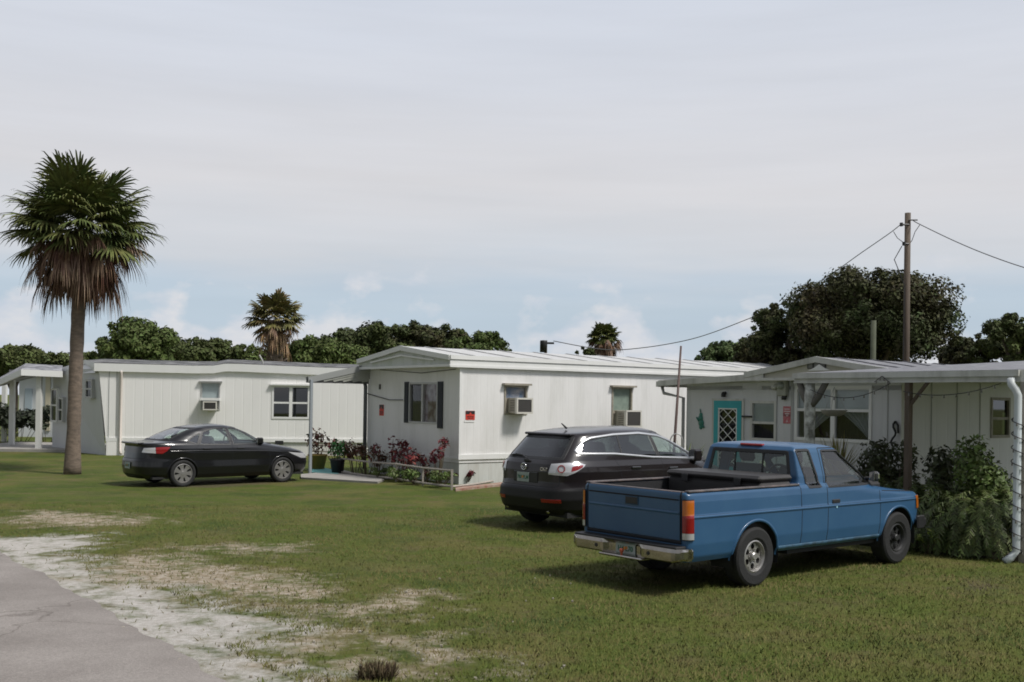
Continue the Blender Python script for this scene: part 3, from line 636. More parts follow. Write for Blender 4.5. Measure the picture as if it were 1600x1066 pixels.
# cable sagging across the end wall, number plate
mb = MB(); p = [E_(575, 615), E_(592, 620), E_(610, 625), E_(631, 625)]; mb.tube([(-.03, q[0], q[1]) for q in p], .012, 6); p = [E_(596, 578), E_(660, 583), E_(714, 577)]; mb.tube([(-.04, q[0], q[1]) for q in p], .01, 6); mb.build('cable', M_black, hm)
def wall_sign(label, home, px, py, ax, w, h, o, a):
    u, z = onplane(px, py, o, a, ax); r = empty('warning_sign', (0, 0, 0)); tag(r, label, 'sign', 'black and red warning signs')
    r.matrix_basis = home.matrix_basis @ Matrix.Translation((0, u, z) if ax == 'x' else (u, 0, z))
    mr = mat('sign_red', (.62, .05, .03), .5); mk = M_black
    UB('board', ax, 0, -w/2, w/2, -h/2, h/2, .004, .012, mr, r)
    UB('header', ax, 0, -w/2+.004, w/2-.004, h*.12, h/2-.004, .012, .015, mk, r)
    mb = MB()
    P = lambda u, z: (-.016, u, z) if ax == 'x' else (u, -.016, z)
    mb.prism([P(-.07*w*3, -h*.05), P(.07*w*3, -h*.05), P(0, h*.36)], (-.002, 0, 0) if ax == 'x' else (0, -.002, 0)); mb.build('emblem', mr, r)
    mb = MB()
    for k, (a_, b_) in enumerate(((-.36, -.1), (-.05, .12), (.17, .36))): ub(mb, ax, 0, a_*w, b_*w, -h*.22, -h*.12, .012, .0145)
    for k, (a_, b_) in enumerate(((-.3, .02), (.08, .3))): ub(mb, ax, 0, a_*w, b_*w, -h*.38, -h*.3, .012, .0145)
    mb.build('lettering', mk, r); return r
wall_sign('small red and black sign on the shaded end wall of the middle home', hm, 596.5, 641, 'x', .24, .30, CO, A)
s = wall_sign('small red and black sign with white strip on the sunlit long wall beside the corner', hm, 734.5, 649, 'y', .27, .22, CO, A)
UB('strip', 'y', 0, -.17, .12, -.17, -.13, .004, .012, M_white, s)
u, z = E_(594, 604.5); n = MB(); ub(n, 'x', 0, u-.045, u+.045, z-.07, z+.07, .003, .02); nb = n.build('number_plaque', M_acg, None); nb.matrix_basis = hm.matrix_basis.copy(); tag(nb, 'tiny dark plaque above the red sign on the middle home end wall', 'plaque')

# ---- awning on the far side of the middle home
aw = empty('carport_awning', (CO[0], CO[1], 0), A); tag(aw, 'grey sloping metal awning on two posts attached to the left side of the middle home', 'awning')
Mi = aw.matrix_basis.inverted()
pc = Mi @ at(483, 591, 28.0); z_o = pc.z; ph = Mi @ at(577, 569, 29.3)
q0 = Vector((ph.x-.0, WID-.1, ph.z)); q1 = Vector((pc.x, pc.y, pc.z)); q2 = q1+Vector((7.5, 0, 0)); q3 = q0+Vector((7.5, 0, 0))
mb = MB(); mb.add([q0, q1, q2, q3, q0-Vector((0, 0, .05)), q1-Vector((0, 0, .05)), q2-Vector((0, 0, .05)), q3-Vector((0, 0, .05))], [(0, 1, 2, 3), (4, 7, 6, 5)])
for i in range(26):
    t = (i+.5)/26; a = q0.lerp(q3, t); b_ = q1.lerp(q2, t); mb.prism([a+Vector((0, 0, -.05)), b_+Vector((0, 0, -.05)), b_+Vector((0, 0, -.085)), a+Vector((0, 0, -.085))], (.03, 0, 0))
mb.build('awning_roof', mat('awning_sheet', (.36, .37, .33), .6, var=.5, vscale=2), aw)
mb = MB(); mb.prism([q0+Vector((-.02, 0, .03)), q1+Vector((-.02, 0, .03)), q1+Vector((-.02, 0, -.13)), q0+Vector((-.02, 0, -.13))], (.04, 0, 0)); mb.build('edge_trim', mat('grey_edge_trim', (.30, .31, .30), .5), aw)
mb = MB(); mb.prism([q1+Vector((-.03, .02, .04)), q2+Vector((0, .02, .04)), q2+Vector((0, .02, -.12)), q1+Vector((-.03, .02, -.12))], (0, .1, 0)); mb.build('gutter', mat('dark_gutter', (.09, .09, .09), .5), aw)
mp = mat('grey_post_paint', (.30, .33, .35), .5)
for k, x in enumerate((q1.x+.05, q1.x+3.6, q2.x-.1)): B('post', (x-.035, q1.y-.07, 0), (x+.035, q1.y, q1.z-.04), mp, aw)
mb = MB(); dx, dy = E_(586, 650); dsp = [(-.06, WID+.06, 2.78), (-.06, WID+.05, 2.66), (-.09, WID+.02, 2.5), (-.09, WID+.02, .1)]
mb.tube([(-.06, WID+.62, 2.72), (-.06, WID+.5, 2.58), (-.07, WID+.14, 2.52), (-.07, WID+.07, 2.4), (-.07, WID+.07, .1)], .055, 8); mb.build('downspout', mat('dark_grey_downspout', (.10, .11, .11), .5), aw, True)

# ---- left home
A2 = R(13); c2 = gp(165, 711.5); CO2 = (c2.x, c2.y); h2 = empty('mobile_home', (CO2[0], CO2[1], 0), A2)
tag(h2, 'bright white mobile home on the left with a double window and a dipping roof line', 'mobile home', 'mobile homes')
Q_ = lambda px, py: onplane(px, py, CO2, A2, 'y')
h2.matrix_basis = Matrix.Translation((CO2[0], CO2[1], 0)) @ Matrix.Rotation(A2, 4, 'Z'); Mi = h2.matrix_basis.inverted()
EH = Q_(190, 579)[1]; B2 = Q_(300, 689)[1]; LEN2 = 16.5
a0, zt = Q_(314, 597.5); a1, zb = Q_(343.5, 641); w1 = (a0, a1, zb, zt)
a0, zt = Q_(425, 602); a1, zb = Q_(483.5, 655); w2 = (a0, a1, zb, zt)
pk = Mi @ at(83, 600, 38.6); endp = Vector((pk.x, pk.y, 0)); rk = Q_(154, 578)[0]     # raked front edge
mb = MB(); wallq(mb, 'y', 0, 0, LEN2, B2, EH+.1, [w1, w2]); mb.add([(0, 0, B2), (rk, 0, EH+.1), (0, 0, EH+.1)], [(0, 2, 1)])
mb.add([(LEN2, 0, B2), (LEN2, 4, B2), (LEN2, 4, EH+.1), (LEN2, 0, EH+.1), (endp.x, endp.y+.6, B2), (endp.x, endp.y+.6, EH+.1)], [(0, 1, 2, 3), (1, 4, 5, 2)])
mb.build('wall', M_side2, h2)
# end wall facing the lawn on the left
ew = MB(); nE = 1; off = Vector((-.02, 0, 0))
def epnt(t, z): p = Vector((0, .05, 0)).lerp(endp, t); return (p.x+rk*(max(0, z-B2)/(EH-B2))*(1-t), p.y, z)
ew.add([epnt(0, 0), epnt(1, 0), epnt(1, EH+.05), epnt(0, EH+.05)], [(0, 3, 2, 1), ]); ew.build('end_wall', mat('end_siding_shade_tone', (.60, .61, .62), .5, ribs=None, streaks=(2, .3, (.45, .46, .46))), h2)  # end wall's shade is put into this greyer siding colour
mb = MB(); mb.box((.0, .03, 0), (LEN2, 3.9, B2)); mb.build('skirting', mat('bright_skirting', (.70, .70, .67), .55, ribs=.25, streaks=(2.5, .6, (.42, .40, .34))), h2)
mb = MB(); ub(mb, 'y', 0, 0, LEN2, B2-.03, B2+.10, 0, .035); mb.build('trim_band', M_white, h2)
mb = MB(); ub(mb, 'y', 0, .02, .62, .0, B2-.03, .0, .03); mb.build('corner_skirting', M_side2, h2)
# fascia follows the dip
kn = [(148, 567.5), (300, 571.5), (334, 571.5), (352, 568.5), (378, 569), (410, 570.5), (505, 574.5), (590, 577)]
kt = [(Q_(x, y)[0], Q_(x, y)[1]) for x, y in kn]; x_end, z_end = kt[-1]
kt += [(LEN2+.2, z_end-.03)]; kt = [(x, z) for x, z in kt]; fb = [(x, z-.27) for x, z in kt]
mb = MB(); n = len(kt)
V = [(x, -.10, z) for x, z in kt]+[(x, -.10, z) for x, z in fb]+[(x, .02, z) for x, z in kt]+[(x, .02, z) for x, z in fb]
Fc = []
for i in range(n-1): Fc += [(n+i, n+i+1, i+1, i), (i, i+1, 2*n+i+1, 2*n+i), (n+i, 3*n+i, 3*n+i+1, n+i+1)]
Fc += [(0, 2*n, 3*n, n)]
mb.add(V, Fc); mb.build('fascia', M_white, h2, fix=True)
mb = MB(); gp1 = Mi @ at(133, 563, 37.2); gp2 = Mi @ at(97, 574.5, 38.4); g0 = Vector((kt[0][0], -.1, kt[0][1]))
rf = [(x, -.08, z+.015) for x, z in kt]; rb = [(x, 2.2, max(z+.22, 0)) for x, z in kt]; V = rf+rb; Fc = [(i, i+1, n+i+1, n+i) for i in range(n-1)]
rc = [(x, 4.4, z-.05) for x, z in kt]; V = V+rc; Fc += [(n+i, n+i+1, 2*n+i+1, 2*n+i) for i in range(n-1)]
mb.add(V, Fc); mb.add([rf[0], tuple(gp1), rb[0], rc[0], tuple(gp2)], [(0, 1, 2), (1, 4, 3, 2)])
mb.build('roof', mat('dark_patchy_roof', (.05, .05, .05), .8, var=1, vscale=1.6, col2=(.22, .22, .22), bump=.5, bscale=5), h2, fix=True)
gd = Vector((0, 0, .16)); mb = MB(); mb.add([tuple(g0+Vector((0, 0, .02))), tuple(gp1+Vector((0, 0, .02))), tuple(gp2), tuple(gp2-gd), tuple(gp1-gd*.8), tuple(g0-gd)], [(0, 1, 4, 5), (1, 2, 3, 4)])
mb.add([tuple(g0-gd+Vector((.02, .02, 0))), tuple(gp1-gd*.8+Vector((.02, .02, 0))), tuple(gp2-gd+Vector((.02, .02, 0))), (gp2.x+.02, gp2.y+.02, EH-.1), (g0.x+.02, .0, EH-.1)], [(0, 1, 2, 3, 4)]); mb.build('gable', M_white, h2)
window('y', 0, *w1, h2, F_alu, C_pale, rails=(.42,), head=F_alu)
window('y', 0, *w2, h2, M_white, mat('black_window_sheet', (.03, .035, .035), .8), mids=(.5,), rails=(.48,), fw=.07, head=M_white, pane=M_tint)  # black sheet behind the panes stands in for the dark room
aircon('small air conditioner in the narrow window of the left home', h2, 'y', 0, w1[0]+.10, w1[0]+.56, w1[2]+.0, w1[2]+.30, .38, False)
UB('window_shelf', 'y', 0, w1[0], w1[1], w1[2]+.33, w1[2]+.42, .0, .40, M_white, h2)
u, z = Q_(189, 650); mb = MB(); mb.tube([(u, -.10, EH-.02), (u, -.07, EH-.1), (u, -.07, .18), (u+.05, -.22, .06)], .045, 8); mb.build('downspout', mat('cream_downspout', (.62, .56, .50), .5), h2, True)
for px in (170, 182): x = Q_(px, 640)[0]; UB('seam_strip', 'y', 0, x-.012, x+.012, .0, EH, 0, .013, mat('grey_seam', (.4, .41, .4), .6), h2)
mb = MB(); u, z = Q_(412, 574); mb.tube([(u, .5, z-.1), (u-.05, .5, z+.25), (u-.16, .5, z+.45)], .03, 7); mb.build('vent_pipe', mat('pale_pipe', (.4, .4, .37), .6), h2, True)
mb = MB(); x = Q_(430, 690); ub(mb, 'y', 0, x[0], x[0]+.28, x[1]-.1, x[1]+.03, .0, .04); mb.build('skirting_vent', M_black, h2)
# windows on the end wall
dE = (endp-Vector((0, .05, 0))); lenE = dE.length; dE.normalize()
we = empty('end_wall_frame', (0, 0, 0)); bpy.data.objects.remove(we)
def end_window(px0, px1, py0, py1, fm):
    """vertical window box standing on the left home's end wall"""
    o_ = Vector((0, .05, 0)); nrm = Vector((dE.y, -dE.x, 0)); nrm = -nrm if nrm.y > 0 else nrm
    def hit(px, py):
        d = Mi.to_3x3() @ ray(px, py); c = Mi @ Vector((0, 0, H)); k = (o_-c).dot(nrm)/d.dot(nrm); p = c+d*k; return (p-o_).dot(dE), p.z
    (a, zt), (b_, zb) = hit(px0, py0), hit(px1, py1); a, b_ = min(a, b_), max(a, b_)
    M4 = Matrix((( dE.x, -nrm.x, 0, o_.x), (dE.y, -nrm.y, 0, o_.y), (0, 0, 1, 0), (0, 0, 0, 1)))
    w = empty('window', (0, 0, 0), parent=h2); w.matrix_basis = M4
    rkk = abs(rk)*.9*max(0, (zt-B2)/(EH-B2))*(1-a/lenE)+.05
    mb = MB()
    for q in ((a, b_, zt-.07, zt), (a, b_, zb, zb+.07), (a, a+.06, zb+.07, zt-.07), (b_-.06, b_, zb+.07, zt-.07), (a+.06, b_-.06, (zt+zb)/2-.03, (zt+zb)/2+.03)): mb.box((q[0], -rkk-.04, q[2]), (q[1], .0, q[3]))
    mb.build('frame', fm, w); MB().box((a+.05, -rkk, zb+.05), (b_-.05, -rkk+.02, zt-.05)).build('pane', mat('dark_glazing', (.02, .024, .03), .08, spec=.8), w)
end_window(145, 155, 593, 623, F_alu); end_window(84, 93, 607, 660, M_white); end_window(96, 102.5, 621, 660, F_alu)

# ---- porch left of the left home
pr = empty('porch', (at(60, 705, 37.4).x, 37.4, 0)); tag(pr, 'white flat porch roof on slim white posts at the far left', 'porch'); Mi3 = Matrix.Translation(-Vector(pr.location))
f = lambda px, py, Y: Mi3 @ at(px, py, Y)
a, b_, c_ = f(33, 577, 37), f(97, 580, 37.6), f(-30, 606, 41.5); d_ = f(98, 572, 42)
th = Vector((0, 0, -.22)); mb = MB(); mb.prism([a, b_, b_+th, a+th], (0, .06, 0)); mb.prism([a, c_, c_+th, a+th], (.05, .05, 0)); mb.build('fascia', M_white, pr, fix=True)
ri = f(40, 568, 39); rj = f(98, 571.5, 39.5)
mb = MB(); mb.add([a, b_, rj, ri, c_, d_], [(0, 1, 2, 3), (0, 3, 4), (3, 2, 5, 4)]); mb.add([a+th*.7, b_+th*.7, d_+th*.7, c_+th*.7], [(0, 3, 2, 1)]); mb.build('roof', mat('patchy_porch_roof', (.12, .12, .13), .7, var=1, vscale=2.5, col2=(.42, .42, .44)), pr)
mb = MB(); mb.prism([ri, c_, c_+th*.4, ri+th*.7], (0.03, .04, 0)); mb.build('rear_fascia', mat('grey_fascia', (.42, .43, .42), .6), pr, fix=True)
for px, pb, Yp in ((60, 705, 37.4), (18, 699, 39.5), (6, 690, 42)):
    g = f(px, pb, gp(px, pb).y); g.z = 0; B('post', (g.x-.085, g.y-.085, 0), (g.x+.085, g.y+.085, a.z-.18 if px > 10 else a.z-.5), mat('white_post', (.7, .7, .67), .5), pr)
g = f(60, 705, 37.4); B('floor_slab', (-3.2, -.5, 0), (1.3, 5, .1), M_conc, pr)

# ---- dim homes glimpsed under the porch
fh = empty('far_home', (at(55, 640, 50).x, 50, 0)); tag(fh, 'pale home with a glazed door seen through the porch posts at far left', 'mobile home'); Mi4 = Matrix.Translation(-Vector(fh.location))
f4 = lambda px, py: Mi4 @ at(px, py, 50)
p0, p1 = f4(30, 600), f4(84, 700)
B('wall', (p0.x, 0, 0), (p1.x+1.5, 4, 3.0), mat('far_wall_paint', (.62, .64, .66), .6, streaks=(1.5, .4, (.4, .42, .45))), fh)
q0_, q1_ = f4(40, 604), f4(50, 655); B('window', (q0_.x, -.05, q1_.z), (q1_.x, .02, q0_.z-.1), mat('bluish_far_glass', (.38, .45, .50), .2), fh)
B('roof', (p0.x-.3, -.4, 3.0), (p1.x+1.8, 4.3, 3.18), M_roofg, fh)
q0_, q1_ = f4(72, 603), f4(78, 680); B('corner_trim', (q0_.x, -.06, .3), (q1_.x, .0, 2.98), mat('yellowed_trim', (.55, .50, .38), .6), fh)

# ---- right home
A3 = A; CO3 = (7.57, 20.35); h3 = empty('mobile_home', (CO3[0], CO3[1], 0), A3)
h3.matrix_basis = Matrix.Translation((CO3[0], CO3[1], 0)) @ Matrix.Rotation(A3, 4, 'Z')
tag(h3, 'grey white mobile home on the right with a turquoise door in its low side wing', 'mobile home', 'mobile homes')
G_ = lambda px, py, off=0.: onplane(px, py, CO3, A3, 'x', off)
K_ = lambda px, py, off=0.: onplane(px, py, CO3, A3, 'y', off)
W3 = 3.56; u1, z1 = G_(1243, 603); u0, z0 = G_(1362, 693); wB = (u0, u1, z0, z1)
u1, z1 = G_(1173, 626); u0, z0 = G_(1213, 690); wS = (u0, u1, z0, z1)
uD1, zD1 = G_(1117, 626); uD0, _ = G_(1160, 640); wD = (uD0+.03, uD1-.03, .35, zD1-.03)
a0, zt = K_(1548, 621); a1, zb = K_(1577, 684); wR = (a0, a1, zb, zt)
UE = G_(1073, 620)[0]; ZL0, ZL1 = 2.66, G_(1073, 598)[1]
mb = MB(); wallq(mb, 'x', 0, 0, UE, 0, 2.36, [wB, wS, wD]); wallq(mb, 'x', 0, 0, W3, 2.36, 2.66, [])
mb.add([(0, W3, 2.36), (0, UE, 2.36), (0, UE, ZL1), (0, W3, 2.64)], [(0, 3, 2, 1)]); mb.add([(0, UE, 0), (7, UE, 0), (7, UE, 2.36), (0, UE, 2.36)], [(0, 3, 2, 1)])
mb.build('end_wall', mat('grey_board_siding', (.62, .625, .63), .55, ribs=.4, streaks=(1.8, .3, (.40, .41, .41))), h3)
mb = MB(); wallq(mb, 'y', 0, 0, 12, 0, 2.68, [wR]); mb.add([(12, 0, 0), (12, W3, 0), (12, W3, 2.7), (12, 0, 2.7)], [(0, 1, 2, 3)]); mb.build('side_wall', M_side3, h3)
gable_roof(h3, 12, W3, .32, 2.74, 3.04, 2.58, M_roofg, M_whited, mat('cream_gable', (.50, .48, .40), .6, streaks=(3, .5, (.38, .38, .30))), .12)
mb = MB(); ub(mb, 'x', -.27, W3/2-.22, W3/2+.24, 2.80, 2.95, .0, .02); mb.build('gable_vent', mat('dark_vent', (.06, .06, .055), .6), h3)
mb = MB()
for i in range(3): ub(mb, 'x', -.27, W3/2-.2+i*.15, W3/2-.2+i*.15+.10, 2.815, 2.935, .02, .034)
mb.build('vent_slats', mat('grey_slats', (.2, .2, .18), .6), h3)
# wing roof (lean-to)
UR = G_(1043, 600)[0]; mb = MB(); zl = G_(1043, 598, -.3)[1]
mb.prism([(-.3, W3+.0, 2.70), (-.3, UR, zl+.03), (-.3, UR, zl-.06), (-.3, W3, 2.60)], (7.3, 0, 0)); mb.build('wing_roof', M_roofg, h3, fix=True)
mb = MB(); mb.prism([(-.33, W3-.4, 2.72), (-.33, UR, zl+.05), (-.33, UR, zl-.08), (-.33, W3-.4, 2.58)], (.035, 0, 0)); mb.box((-.3, UR, zl-.10), (7, UR+.09, zl+.03)); mb.build('wing_fascia', M_whited, h3, fix=True)
mb = MB(); mb.tube([(-.2, UR-.02, zl-.1), (-.2, UR-.08, zl-.25), (-.06, UE+.05, zl-.36), (-.06, UE+.05, .1)], .04, 8); mb.build('downspout', mat('grey_downspout', (.35, .35, .34), .5), h3, True)
M_seam = mat('grey_seam', (.4, .41, .4), .6)
for x, w_ in ((G_(1238, 640)[0], .03), (G_(1214, 640)[0], .01), (.3, .01)): UB('seam_strip', 'x', 0, x-w_, x+w_, 0, 2.6, 0, .014, M_seam, h3)
for x in (K_(1455, 650)[0], K_(1495, 650)[0], K_(1531, 650)[0]): UB('seam_strip', 'y', 0, x-.012, x+.012, 0, 2.6, 0, .012, M_seam, h3)
# turquoise door with lattice
TQ = mat('turquoise_paint', (.02, .36, .40), .45, var=.4, vscale=4, col2=(.012, .28, .32)); dr = empty('door', (0, 0, 0), parent=h3); a, b_ = uD0, uD1; fw = .13
mb = MB()
for q in ((a, b_, zD1-.17, zD1), (a, a+fw, .35, zD1-.17), (b_-fw, b_, .35, zD1-.17), (a+fw, b_-fw, .35, .62)): ub(mb, 'x', 0, q[0], q[1], q[2], q[3], -.03, .035)
mb.build('door_leaf', TQ, dr)
wallq(MB(), 'x', .025, a+fw, b_-fw, .62, zD1-.17, []).build('pane', M_tint, dr); UB('backing', 'x', 0, a, b_, .35, zD1, -.12, -.10, M_dark, dr)
mb = MB(); wi, hh = (b_-a-2*fw), (zD1-.17-.62); 
for s_ in (1, -1):
    for k in range(-3, 7):
        zc = .62+k*hh/5.6
        z0_, z1_ = zc, zc+hh/2.8; pts = [(0, z0_), (1, z1_)] if s_ > 0 else [(1, z0_), (0, z1_)]
        (t0, za), (t1, zb_) = pts
        # clip to the opening
        def cl(t0, za, t1, zb_):
            lo, hi = .62, zD1-.17
            if za > hi or zb_ < lo: return None
            if za < lo: t0 += (t1-t0)*(lo-za)/(zb_-za); za = lo
            if zb_ > hi: t1 = t0+(t1-t0)*(hi-za)/(zb_-za); zb_ = hi
            return t0, za, t1, zb_
        r_ = cl(t0, za, t1, zb_)
        if r_: mb.tube([(-.012, a+fw+wi*r_[0], r_[1]), (-.012, a+fw+wi*r_[2], r_[3])], .010, 5)
ub(mb, 'x', 0, a+fw, a+fw+.03, .62, zD1-.17, 0, .03); ub(mb, 'x', 0, b_-fw-.03, b_-fw, .62, zD1-.17, 0, .03); ub(mb, 'x', 0, a+fw+.03, b_-fw-.03, zD1-.2, zD1-.17, 0, .03)
mb.build('lattice', M_white, dr)
mb = MB(); ub(mb, 'x', 0, a-.06, b_+.06, zD1, zD1+.05, 0, .04); ub(mb, 'x', 0, a-.06, a-.005, .3, zD1, 0, .03); ub(mb, 'x', 0, b_+.005, b_+.06, .3, zD1, 0, .03); mb.build('door_frame', M_whited, dr)
mb = MB(); ub(mb, 'x', 0, a-.30, a-.02, 1.75, 1.79, .01, .05); ub(mb, 'x', 0, a+.03, a+.07, 1.05, 1.15, .035, .07); mb.build('handle', M_black, dr)
window('x', 0, *wS, h3, M_whited, [(0, 1, .44, 1, C_grey, .05, 'blind'), (0, 1, 0, 1, C_blk, .18, 'curtain')], rails=(.45,), fw=.06)  # the rear sheet only darkens the lower pane like an unlit room
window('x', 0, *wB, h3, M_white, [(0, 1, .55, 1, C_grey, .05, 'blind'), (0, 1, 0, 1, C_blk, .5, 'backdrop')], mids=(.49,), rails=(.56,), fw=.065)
bw = h3.children[-1]; cm = mat('sheer_curtain', (.42, .42, .44), .9, var=.4, vscale=6, stretch=(3, 8, 1))
for (ua, ub_, tie) in ((wB[1]-.1, wB[1]-1.0, 1), (wB[0]+.1, wB[0]+.95, 1)):
    mb = MB(); n = 18; zt_, zb_ = wB[2]+(wB[3]-wB[2])*.55, wB[2]+.02; V = []; 
    for i in range(n+1):
        for j in range(12):
            t = i/n; s_ = j/11; wdt = (1-s_**.8)*.96+.04; V.append((.16+.02*math.sin(t*40), ua+(ub_-ua)*t*wdt, zt_+(zb_-zt_)*s_))
    mb.add(V, [(i*12+j, (i+1)*12+j, (i+1)*12+j+1, i*12+j+1) for i in range(n) for j in range(11)]); mb.build('curtain', cm, bw)
window('y', 0, *wR, h3, F_tan, [(0, 1, .62, 1, mat('tan_blind', (.35, .30, .24), .8, var=1, vscale=5, col2=(.2, .2, .2)), .10, 'blind'), (0, 1, 0, 1, C_blk, .18, 'curtain')], rails=(.48,), fw=.06, pane=M_tint)  # rear sheet stands for the dark inside of the room
def on_wall(name, label, cat, px, py, build, group=None):
    u, z = G_(px, py); r = empty(name, (0, 0, 0)); r.matrix_basis = h3.matrix_basis @ Matrix.Translation((0, u, z)); tag(r, label, cat, group); build(r); return r
def lamp_b(r):
    r.scale = (.62, .62, .62)
    mb = MB(); mb.lathe([(.001, .0), (.06, 0), (.06, .02), (.02, .03), (.02, .08)], 16, 'x', (0, 0, .05), sgn=-1); mb.build('bracket', M_black, r, True, fix=True)
    mb = MB(); mb.lathe([(.01, .10), (.055, .08), (.085, .0), (.085, -.09), (.06, -.10), (.001, -.10)], 16, 'z', (-.11, 0, 0)); mb.build('lamp_shade', M_black, r, True, fix=True)
on_wall('wall_lamp', 'small black lantern on the wall above the turquoise door', 'lamp', 1133.5, 616.5, lamp_b, 'black wall lamps')
on_wall('wall_lamp', 'small black lantern between the narrow window and the big window', 'lamp', 1228, 620.5, lamp_b, 'black wall lamps')
def meter_b(r):
    mb = MB(); mb.box((-.12, -.12, -.2), (0, .12, .18), bev=.015); mb.build('box', mat('meter_box', (.42, .43, .36), .6, var=.6), r)
    mb = MB(); mb.lathe([(.001, .2), (.07, .19), (.085, .12), (.085, .1)], 16, 'x', (0, 0, .02), sgn=-1); mb.build('dial', mat('dial_glass', (.3, .32, .28), .2), r, True, fix=True)
    mb = MB(); mb.tube([(-.06, 0, .18), (-.06, 0, .32)], .025, 8); mb.tube([(-.05, .16, .02), (-.1, .26, -.04)], .05, 8); mb.build('conduit', M_whited, r, True)
on_wall('electric_meter', 'greenish electric meter box high on the right home wall under the roof edge', 'meter', 1226, 604.5, meter_b)
SR = mat('faded_red_sign', (.45, .10, .12), .6, var=.6, vscale=20, col2=(.6, .3, .3))
def rs(txt):
    def b(r):
        MB().box((-.012, -.11, -.11), (-.002, .11, .11)).build('board', SR, r); mb = MB()
        for i, (w_, z_) in enumerate(txt): mb.box((-.016, -w_, z_-.013), (-.012, w_, z_+.013))
        mb.build('lettering', mat('sign_lettering', (.62, .5, .5), .6), r)
    return b
on_wall('wall_sign', 'upper small faded red sign right of the narrow window', 'sign', 1230.5, 643, rs([(.07, .05), (.085, 0), (.06, -.05)]), 'faded red signs')
on_wall('wall_sign', 'lower small faded red sign right of the narrow window', 'sign', 1230.5, 654, rs([(.03, .06), (.02, -.06)]), 'faded red signs')
def orn_b(r):
    mb = MB(); G = .05
    for cx, cz, rr in ((0, .1, .05), (.01, .02, .075), (-.01, -.09, .085), (0, -.19, .05)): mb.lathe([(.001, .035), (rr*.7, .03), (rr, .015), (rr, 0)], 12, 'x', (0, cx, cz), sgn=-1)
    mb.tube([(-.02, 0, .15), (-.02, .02, .24)], .012, 6); mb.tube([(-.02, .05, -.05), (-.03, .12, .04)], .02, 6); mb.tube([(-.02, -.05, -.12), (-.03, -.12, -.2)], .02, 6)
    mb.build('figure', mat('sea_green_enamel', (.03, .20, .15), .5, var=.6, vscale=12), r, True)
on_wall('wall_ornament', 'sea green metal ornament hanging on the wall left of the turquoise door', 'ornament', 1095.5, 655, orn_b)
def hose_b(r):
    mb = MB(); pts = [(-.03-.01*k, .04*math.sin(k*1.1), .28-.055*k) for k in range(11)]; mb.tube(pts, .022, 8); mb.tube([(-.02, 0, .28), (-.05, -.07, .2), (-.05, -.08, .05)], .02, 7); mb.build('hanging_piece', M_black, r, True)
on_wall('wall_hanging', 'dark curled metal hanging on the wall right of the big window', 'wall hanging', 1400, 681, hose_b)
def star_b(r):
    mb = MB(); mb.prism([(-.35, -.28, 0), (-.35, .28, 0), (-.35, .12, .06), (-.35, 0, .13), (-.35, -.12, .06)], (.02, 0, 0)); mb.build('board', mat('bright_white_board', (.8, .8, .78), .5), r)
on_wall('gable_board', 'small bright white peaked board on the gable above the porch beam', 'board', 1296, 580, star_b)

# ---- front porch of the right home
po = empty('front_porch', (0, 0, 0)); po.matrix_basis = h3.matrix_basis.copy(); tag(po, 'weathered white porch roof beam on posts with braces in front of the right home', 'porch')
Mi5 = po.matrix_basis.inverted(); P0 = Mi5 @ Vector((6.66, 13.97, 0)); fx = P0.x
g5 = lambda px, py: onplane(px, py, CO3, A3, 'x', fx)
SL = g5(1241, 590)[0]; ZT, ZB = g5(1400, 581)[1], g5(1400, 598)[1]; S0 = P0.y-.12
mb = MB(); ub(mb, 'x', fx, S0, SL, ZB, ZT, -.08, .0); ub(mb, 'x', fx, S0, SL, ZT-.085, ZT-.0, .003, .05); ub(mb, 'x', fx, S0, SL, ZB-.0, ZB+.02, .003, .02); mb.build('front_beam', M_whited, po)
mb = MB(); mb.box((fx+.0, S0-.10, ZB), (6, S0, ZT)); mb.box((fx-.03, S0-.17, ZT-.08), (6, S0-.10, ZT+.0)); mb.build('side_beam', mat('beam_paint_lit_tone', (.70, .69, .66), .6, streaks=(5, .6, (.4, .36, .3))), po)  # lighter than the front beam: light on this face is in the colour
mb = MB(); xb = 3.0; zb5 = onplane(1600, 557, CO3, A3, 'x', .6)[1]
rr0 = [(fx+.02, S0+.02, ZT+.006), (fx+.02, SL-.05, ZT+.006), (-.25, min(SL+1.1, -.05), 2.60), (.6, -.12, 2.68), (6, -.12, 3.05), (6, S0, 3.15), (.6, S0, zb5)]
mb.add(rr0+[(a_, b__, c__-.05) for a_, b__, c__ in rr0], [(0, 1, 2, 3, 6), (3, 4, 5, 6), (7, 13, 10, 9, 8), (10, 13, 12, 11), (0, 6, 13, 7), (0, 7, 8, 1)]); mb.build('roof', M_roofg, po)
mb = MB(); mb.add([(fx+.1, S0-.05, ZT), (6, S0-.05, ZT), (6, S0-.05, 3.1), (.6, S0-.05, zb5-.03)], [(0, 1, 2, 3)]); mb.build('side_fill', M_whited, po)
mb = MB(); u = g5(1416, 700)[0]; mb.box((fx-.0, u-.04, 0), (fx+.09, u+.04, ZB)); mb.build('post', M_wood, po)
mb = MB(); zq = g5(1422, 632)[1]; u2 = g5(1449, 600)[0]; mb.tube([(fx+.05, u-.03, zq), (fx+.05, u2, ZB+.03)], .028, 6); mb.build('brace', M_wood, po)
M_ptree = mat('whitewashed_trunk', (.66, .67, .62), .9, var=1, vscale=7, col2=(.17, .17, .14), bump=.8, bscale=12); M_br = mat('grey_brace', (.15, .14, .12), .8, var=.5)
u = g5(1262, 660)[0]; mb = MB(); mb.tube([(fx+.06, u-.02, 0), (fx+.06, u, 1.0), (fx+.05, u, 1.7), (fx+.06, u+.01, 2.1), (fx+.06, u+.01, ZB)], [.10, .085, .082, .09, .075], 10); mb.build('trunk_post', M_ptree, po, True)
